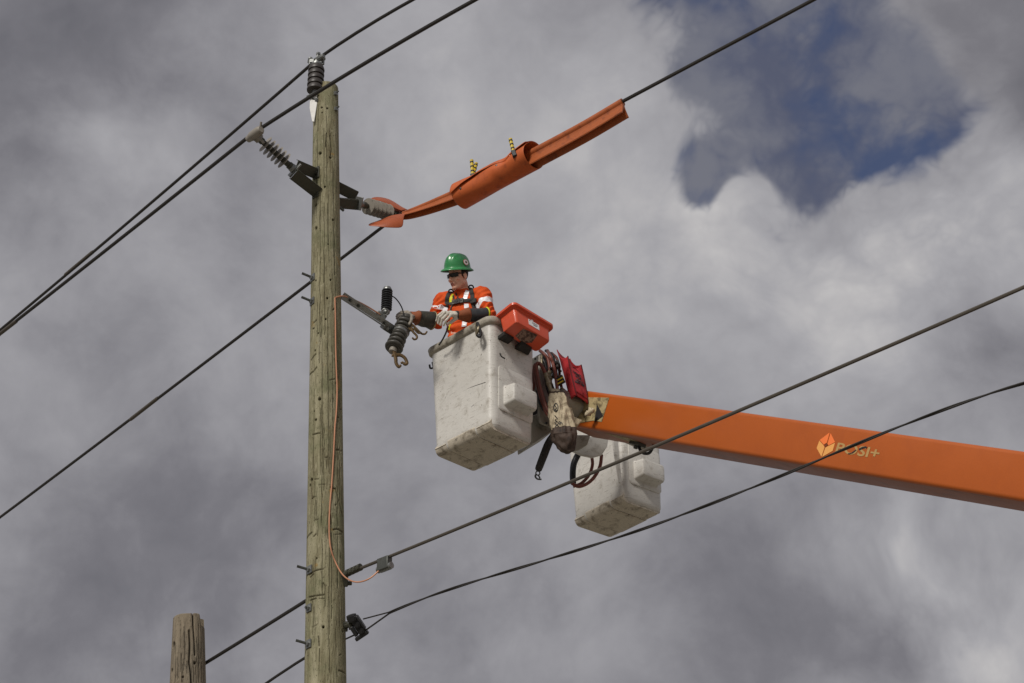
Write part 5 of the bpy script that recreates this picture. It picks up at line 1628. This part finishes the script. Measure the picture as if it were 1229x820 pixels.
MB().box(P, TFR[:, 0] * .03, ZZ * .022, TFR[:, 1] * .008).build('strap_keeper', 'webbing', PER, .004)
MB().tube(catmull([at(538, 392, 12.5), at(535, 400, 12.55), at(531, 408, 12.6), at(527, 414, 12.66)]), .008, 8).build('lanyard', 'webbing', PER)

# rubber sleeves, leather cuffs
def sleeve_on(el, wr, prof, name, m_, wob=.06):
    d_ = nrm(wr - el); L = np.linalg.norm(wr - el)
    x = nrm(np.cross(d_, ZZ)); y = np.cross(d_, x)
    mb = MB(); rows_ = []
    for t, r in prof:
        rows_.append([el + d_ * (t * L) + (x * math.cos(a) + y * math.sin(a)) * r * (1 + wob * math.sin(2 * a + t * 9) + wob * .5 * math.sin(5 * a - t * 17)) for a in np.linspace(0, 2 * math.pi, 32, endpoint=False)])
    mb.loft(rows_, False, False)
    o = mb.build(name, m_, PER, angle=60)
    so = o.modifiers.new('solid', 'SOLIDIFY'); so.thickness = .004; so.offset = -1
    return o
sleeve_on(ELL, WRL, [(.10, .070), (.14, .071), (.3, .066), (.5, .062), (.70, .057), (.78, .055)], 'rubber_sleeve', 'rubber_sleeve')
sleeve_on(ELL, WRL, [(.075, .0725), (.105, .0735), (.125, .0725)], 'sleeve_edge', 'lime')
sleeve_on(ELL, WRL, [(.69, .064), (.73, .062), (.80, .057), (.9, .050), (1.05, .042), (1.12, .038)], 'glove_cuff', 'cuff', .09)
sleeve_on(ELL, WRL, [(1.06, .041), (1.10, .042), (1.14, .040)], 'cuff_band', 'webbing', .03)
sleeve_on(ELR, WRR, [(.12, .082), (.18, .084), (.4, .076), (.6, .069), (.8, .064), (.95, .058)], 'rubber_sleeve', 'sleeve_olive')
sleeve_on(ELR, WRR, [(.09, .0835), (.13, .0855), (.16, .084)], 'sleeve_edge', 'tan_plate')
sleeve_on(ELR, WRR, [(.84, .069), (.88, .068), (.97, .060), (1.12, .048), (1.2, .043)], 'glove_cuff', 'cuff', .09)
def glove(wr, fd, m_):
    pts = np.array([at(*p, y) for p, y in zip(fd['k'] + fd['t'], fd['Y'] + fd['Yt'])] + [at(*p) for p in fd['th']] + [wr])
    lo, hi = pts.min(0) - .06, pts.max(0) + .06
    F = Field(*[np.arange(lo[i], hi[i], .003) for i in range(3)])
    hand(F, wr, fd, 1.12)
    V, Fq = F.nets(); V = relax(V, Fq, 1)
    N = vnormals(V, Fq)
    V = V + N * np.array([.0022 * mnoise.noise(Vector(p) * 60) for p in V])[:, None]
    return link_mesh('glove', to_parent(V, PER), Fq, [m_], PER, fix=False, angle=180)
gl_ = glove(WRL, FL, 'glove'); gr_ = glove(WRR, FR, 'glove_dark')
gl_['label'] = 'pale work glove across the chest'; gr_['label'] = 'grimy grey glove gripping the cutout'

# hair below the hat
def hair_field():
    lo, hi = HC - .16, HC + .16
    F = Field(*[np.arange(lo[i], hi[i], .0045) for i in range(3)])
    F.ell(hp(0, .016, .040), np.array([.0775, .096, .092]) * HS, HFR, .01)
    X, Y, Z = np.meshgrid(*F.ax, indexing='ij')
    q = np.stack([X - HC[0], Y - HC[1], Z - HC[2]], -1) @ HFR
    cut = np.maximum.reduce([-(q[..., 1] + .02 - .9 * np.clip(q[..., 2], -.03, .0)), -(q[..., 2] + .052), (q[..., 2] - .06)])
    F.D = np.maximum(F.D, cut.astype(np.float32))
    return F
V, Fq = hair_field().nets(); V = relax(V, Fq, 1)
link_mesh('hair', to_parent(V, PER), Fq, ['hair'], PER, fix=False, angle=180)

# hard hat
HAT = hp(0, .008, .067) 
def hatp(x, y, z): return HAT + CFR @ np.array([x, y, z])
hat = bpy.data.objects.new('hard_hat', None); COL.objects.link(hat); hat.parent = PER
m = MB(); n = 72
rx, ry, rz = .107, .130, .150
rows_ = []
prof = [(.0, 1.205, 0), (-.004, 1.222, 0), (-.002, 1.228, 0), (.003, 1.205, 0), (.008, 1.10, 0), (.014, 1.03, 0), (.022, 1.0, 1)]
for z, s_, dome in prof:
    rows_.append([hatp(rx * s_ * math.cos(a), ry * s_ * math.sin(a) - (.010 if s_ > 1.09 and math.sin(a) < 0 else 0) * abs(math.sin(a)), z - (.006 * (abs(math.cos(a)) * 0 + (1 if s_ > 1.2 else 0)))) for a in np.linspace(0, 2 * math.pi, n, endpoint=False)])
for ph in np.linspace(.10, 1.0, 16)[:-1]:
    e = ph * math.pi / 2
    cr_, sz = math.cos(e) ** .85, math.sin(e)
    rr_ = []
    for a in np.linspace(0, 2 * math.pi, n, endpoint=False):
        x_, y_ = rx * cr_ * math.cos(a), ry * cr_ * math.sin(a)
        z_ = .020 + (rz - .020) * sz
        ridge = .010 * math.exp(-(x_ / .022) ** 2) * math.exp(-((e - 1.0) / .65) ** 2)
        ridge += .006 * (math.exp(-((abs(x_) - .048) / .011) ** 2)) * math.exp(-((e - .95) / .4) ** 2)
        lump = .007 * math.exp(-(((a - math.pi * .0) % (2 * math.pi) - 0) / .12) ** 2) * math.exp(-((e - .35) / .3) ** 2)
        lump += .007 * math.exp(-((a - math.pi) / .12) ** 2) * math.exp(-((e - .35) / .3) ** 2)
        k_ = 1 + (ridge + lump) / .11
        rr_.append(hatp(x_ * k_, y_ * k_, .020 + (z_ - .020) * (1 + ridge / .11)))
    rows_.append(rr_)
m.loft(rows_, False, False)
top = rows_[-1]; c_ = np.mean(top, 0) + CFR[:, 2] * .002
m.add(top + [c_], [(i, (i + 1) % n, n) for i in range(n)])
m.build('hat_shell', 'helmet', hat, angle=60)
m = MB(); m.loft([[hatp(rx * s_ * math.cos(a), ry * s_ * math.sin(a), z) for a in np.linspace(0, 2 * math.pi, n, endpoint=False)] for z, s_ in ((.0, 1.205), (.001, 1.0), (.014, .97), (.06, .90))], False, False)
m.build('hat_lining', 'pad', hat)
def hat_surf(a, e, off):
    cr_, sz = math.cos(e) ** .85, math.sin(e)
    p = np.array([rx * cr_ * math.cos(a), ry * cr_ * math.sin(a), .020 + (rz - .020) * sz])
    return p + nrm(p / np.array([rx, ry, rz]) ** 2) * off
def sticker(a0, e0, r, off, m_, name):
    c = hat_surf(a0, e0, off); n_ = nrm(c / np.array([rx, ry, rz]) ** 2)
    x = nrm(np.cross(n_, (0, 0, 1))); y = np.cross(n_, x)
    MB().lathe(hatp(*c), CFR @ n_, [(0, r), (.0015, r)], 24).build(name, m_, hat)
    return c, n_, x, y
sticker(rad(4), rad(17), .029, .008, 'pinkring', 'hat_sticker'); sticker(rad(4), rad(17), .0245, .0093, 'label', 'hat_sticker_field')
sticker(rad(4), rad(17), .012, .0102, 'grime', 'hat_sticker_emblem'); sticker(rad(3), rad(9), .0045, .0104, 'ink', 'hat_sticker_print')
# sunglasses
gls = bpy.data.objects.new('sunglasses', None); COL.objects.link(gls); gls.parent = PER
for s_ in (-1, 1):
    m = MB(); rows_ = []
    for x_ in np.linspace(.006, .070, 9):
        y_ = -.108 + 9.0 * x_ ** 2
        f = (x_ - .006) / .064
        up_, dn2 = .022 - .005 * f, .021 * (1 - .9 * (1 - f) ** 3) - .008 * f
        rows_.append([hp(x_ * s_, y_, .010 + up_), hp(x_ * s_, y_ - .004, .010), hp(x_ * s_, y_, .010 - dn2), hp(x_ * s_, y_ + .003, .010 - dn2), hp(x_ * s_, y_ + .001, .010), hp(x_ * s_, y_ + .003, .010 + up_)])
    m.loft(rows_); m.build('lens', 'lens', gls, angle=40)
    MB().tube([hp(.069 * s_, -.064, .022), hp(.076 * s_, -.03, .021), hp(.082 * s_, .012, .018)], [.006, .005, .004], 8).build('temple_arm', 'black', gls)
MB().tube(catmull([hp(-.070, -.062, .028), hp(-.035, -.096, .030), hp(0, -.108, .029), hp(.035, -.096, .030), hp(.070, -.062, .028)]), .004, 6).build('brow_bar', 'black', gls)
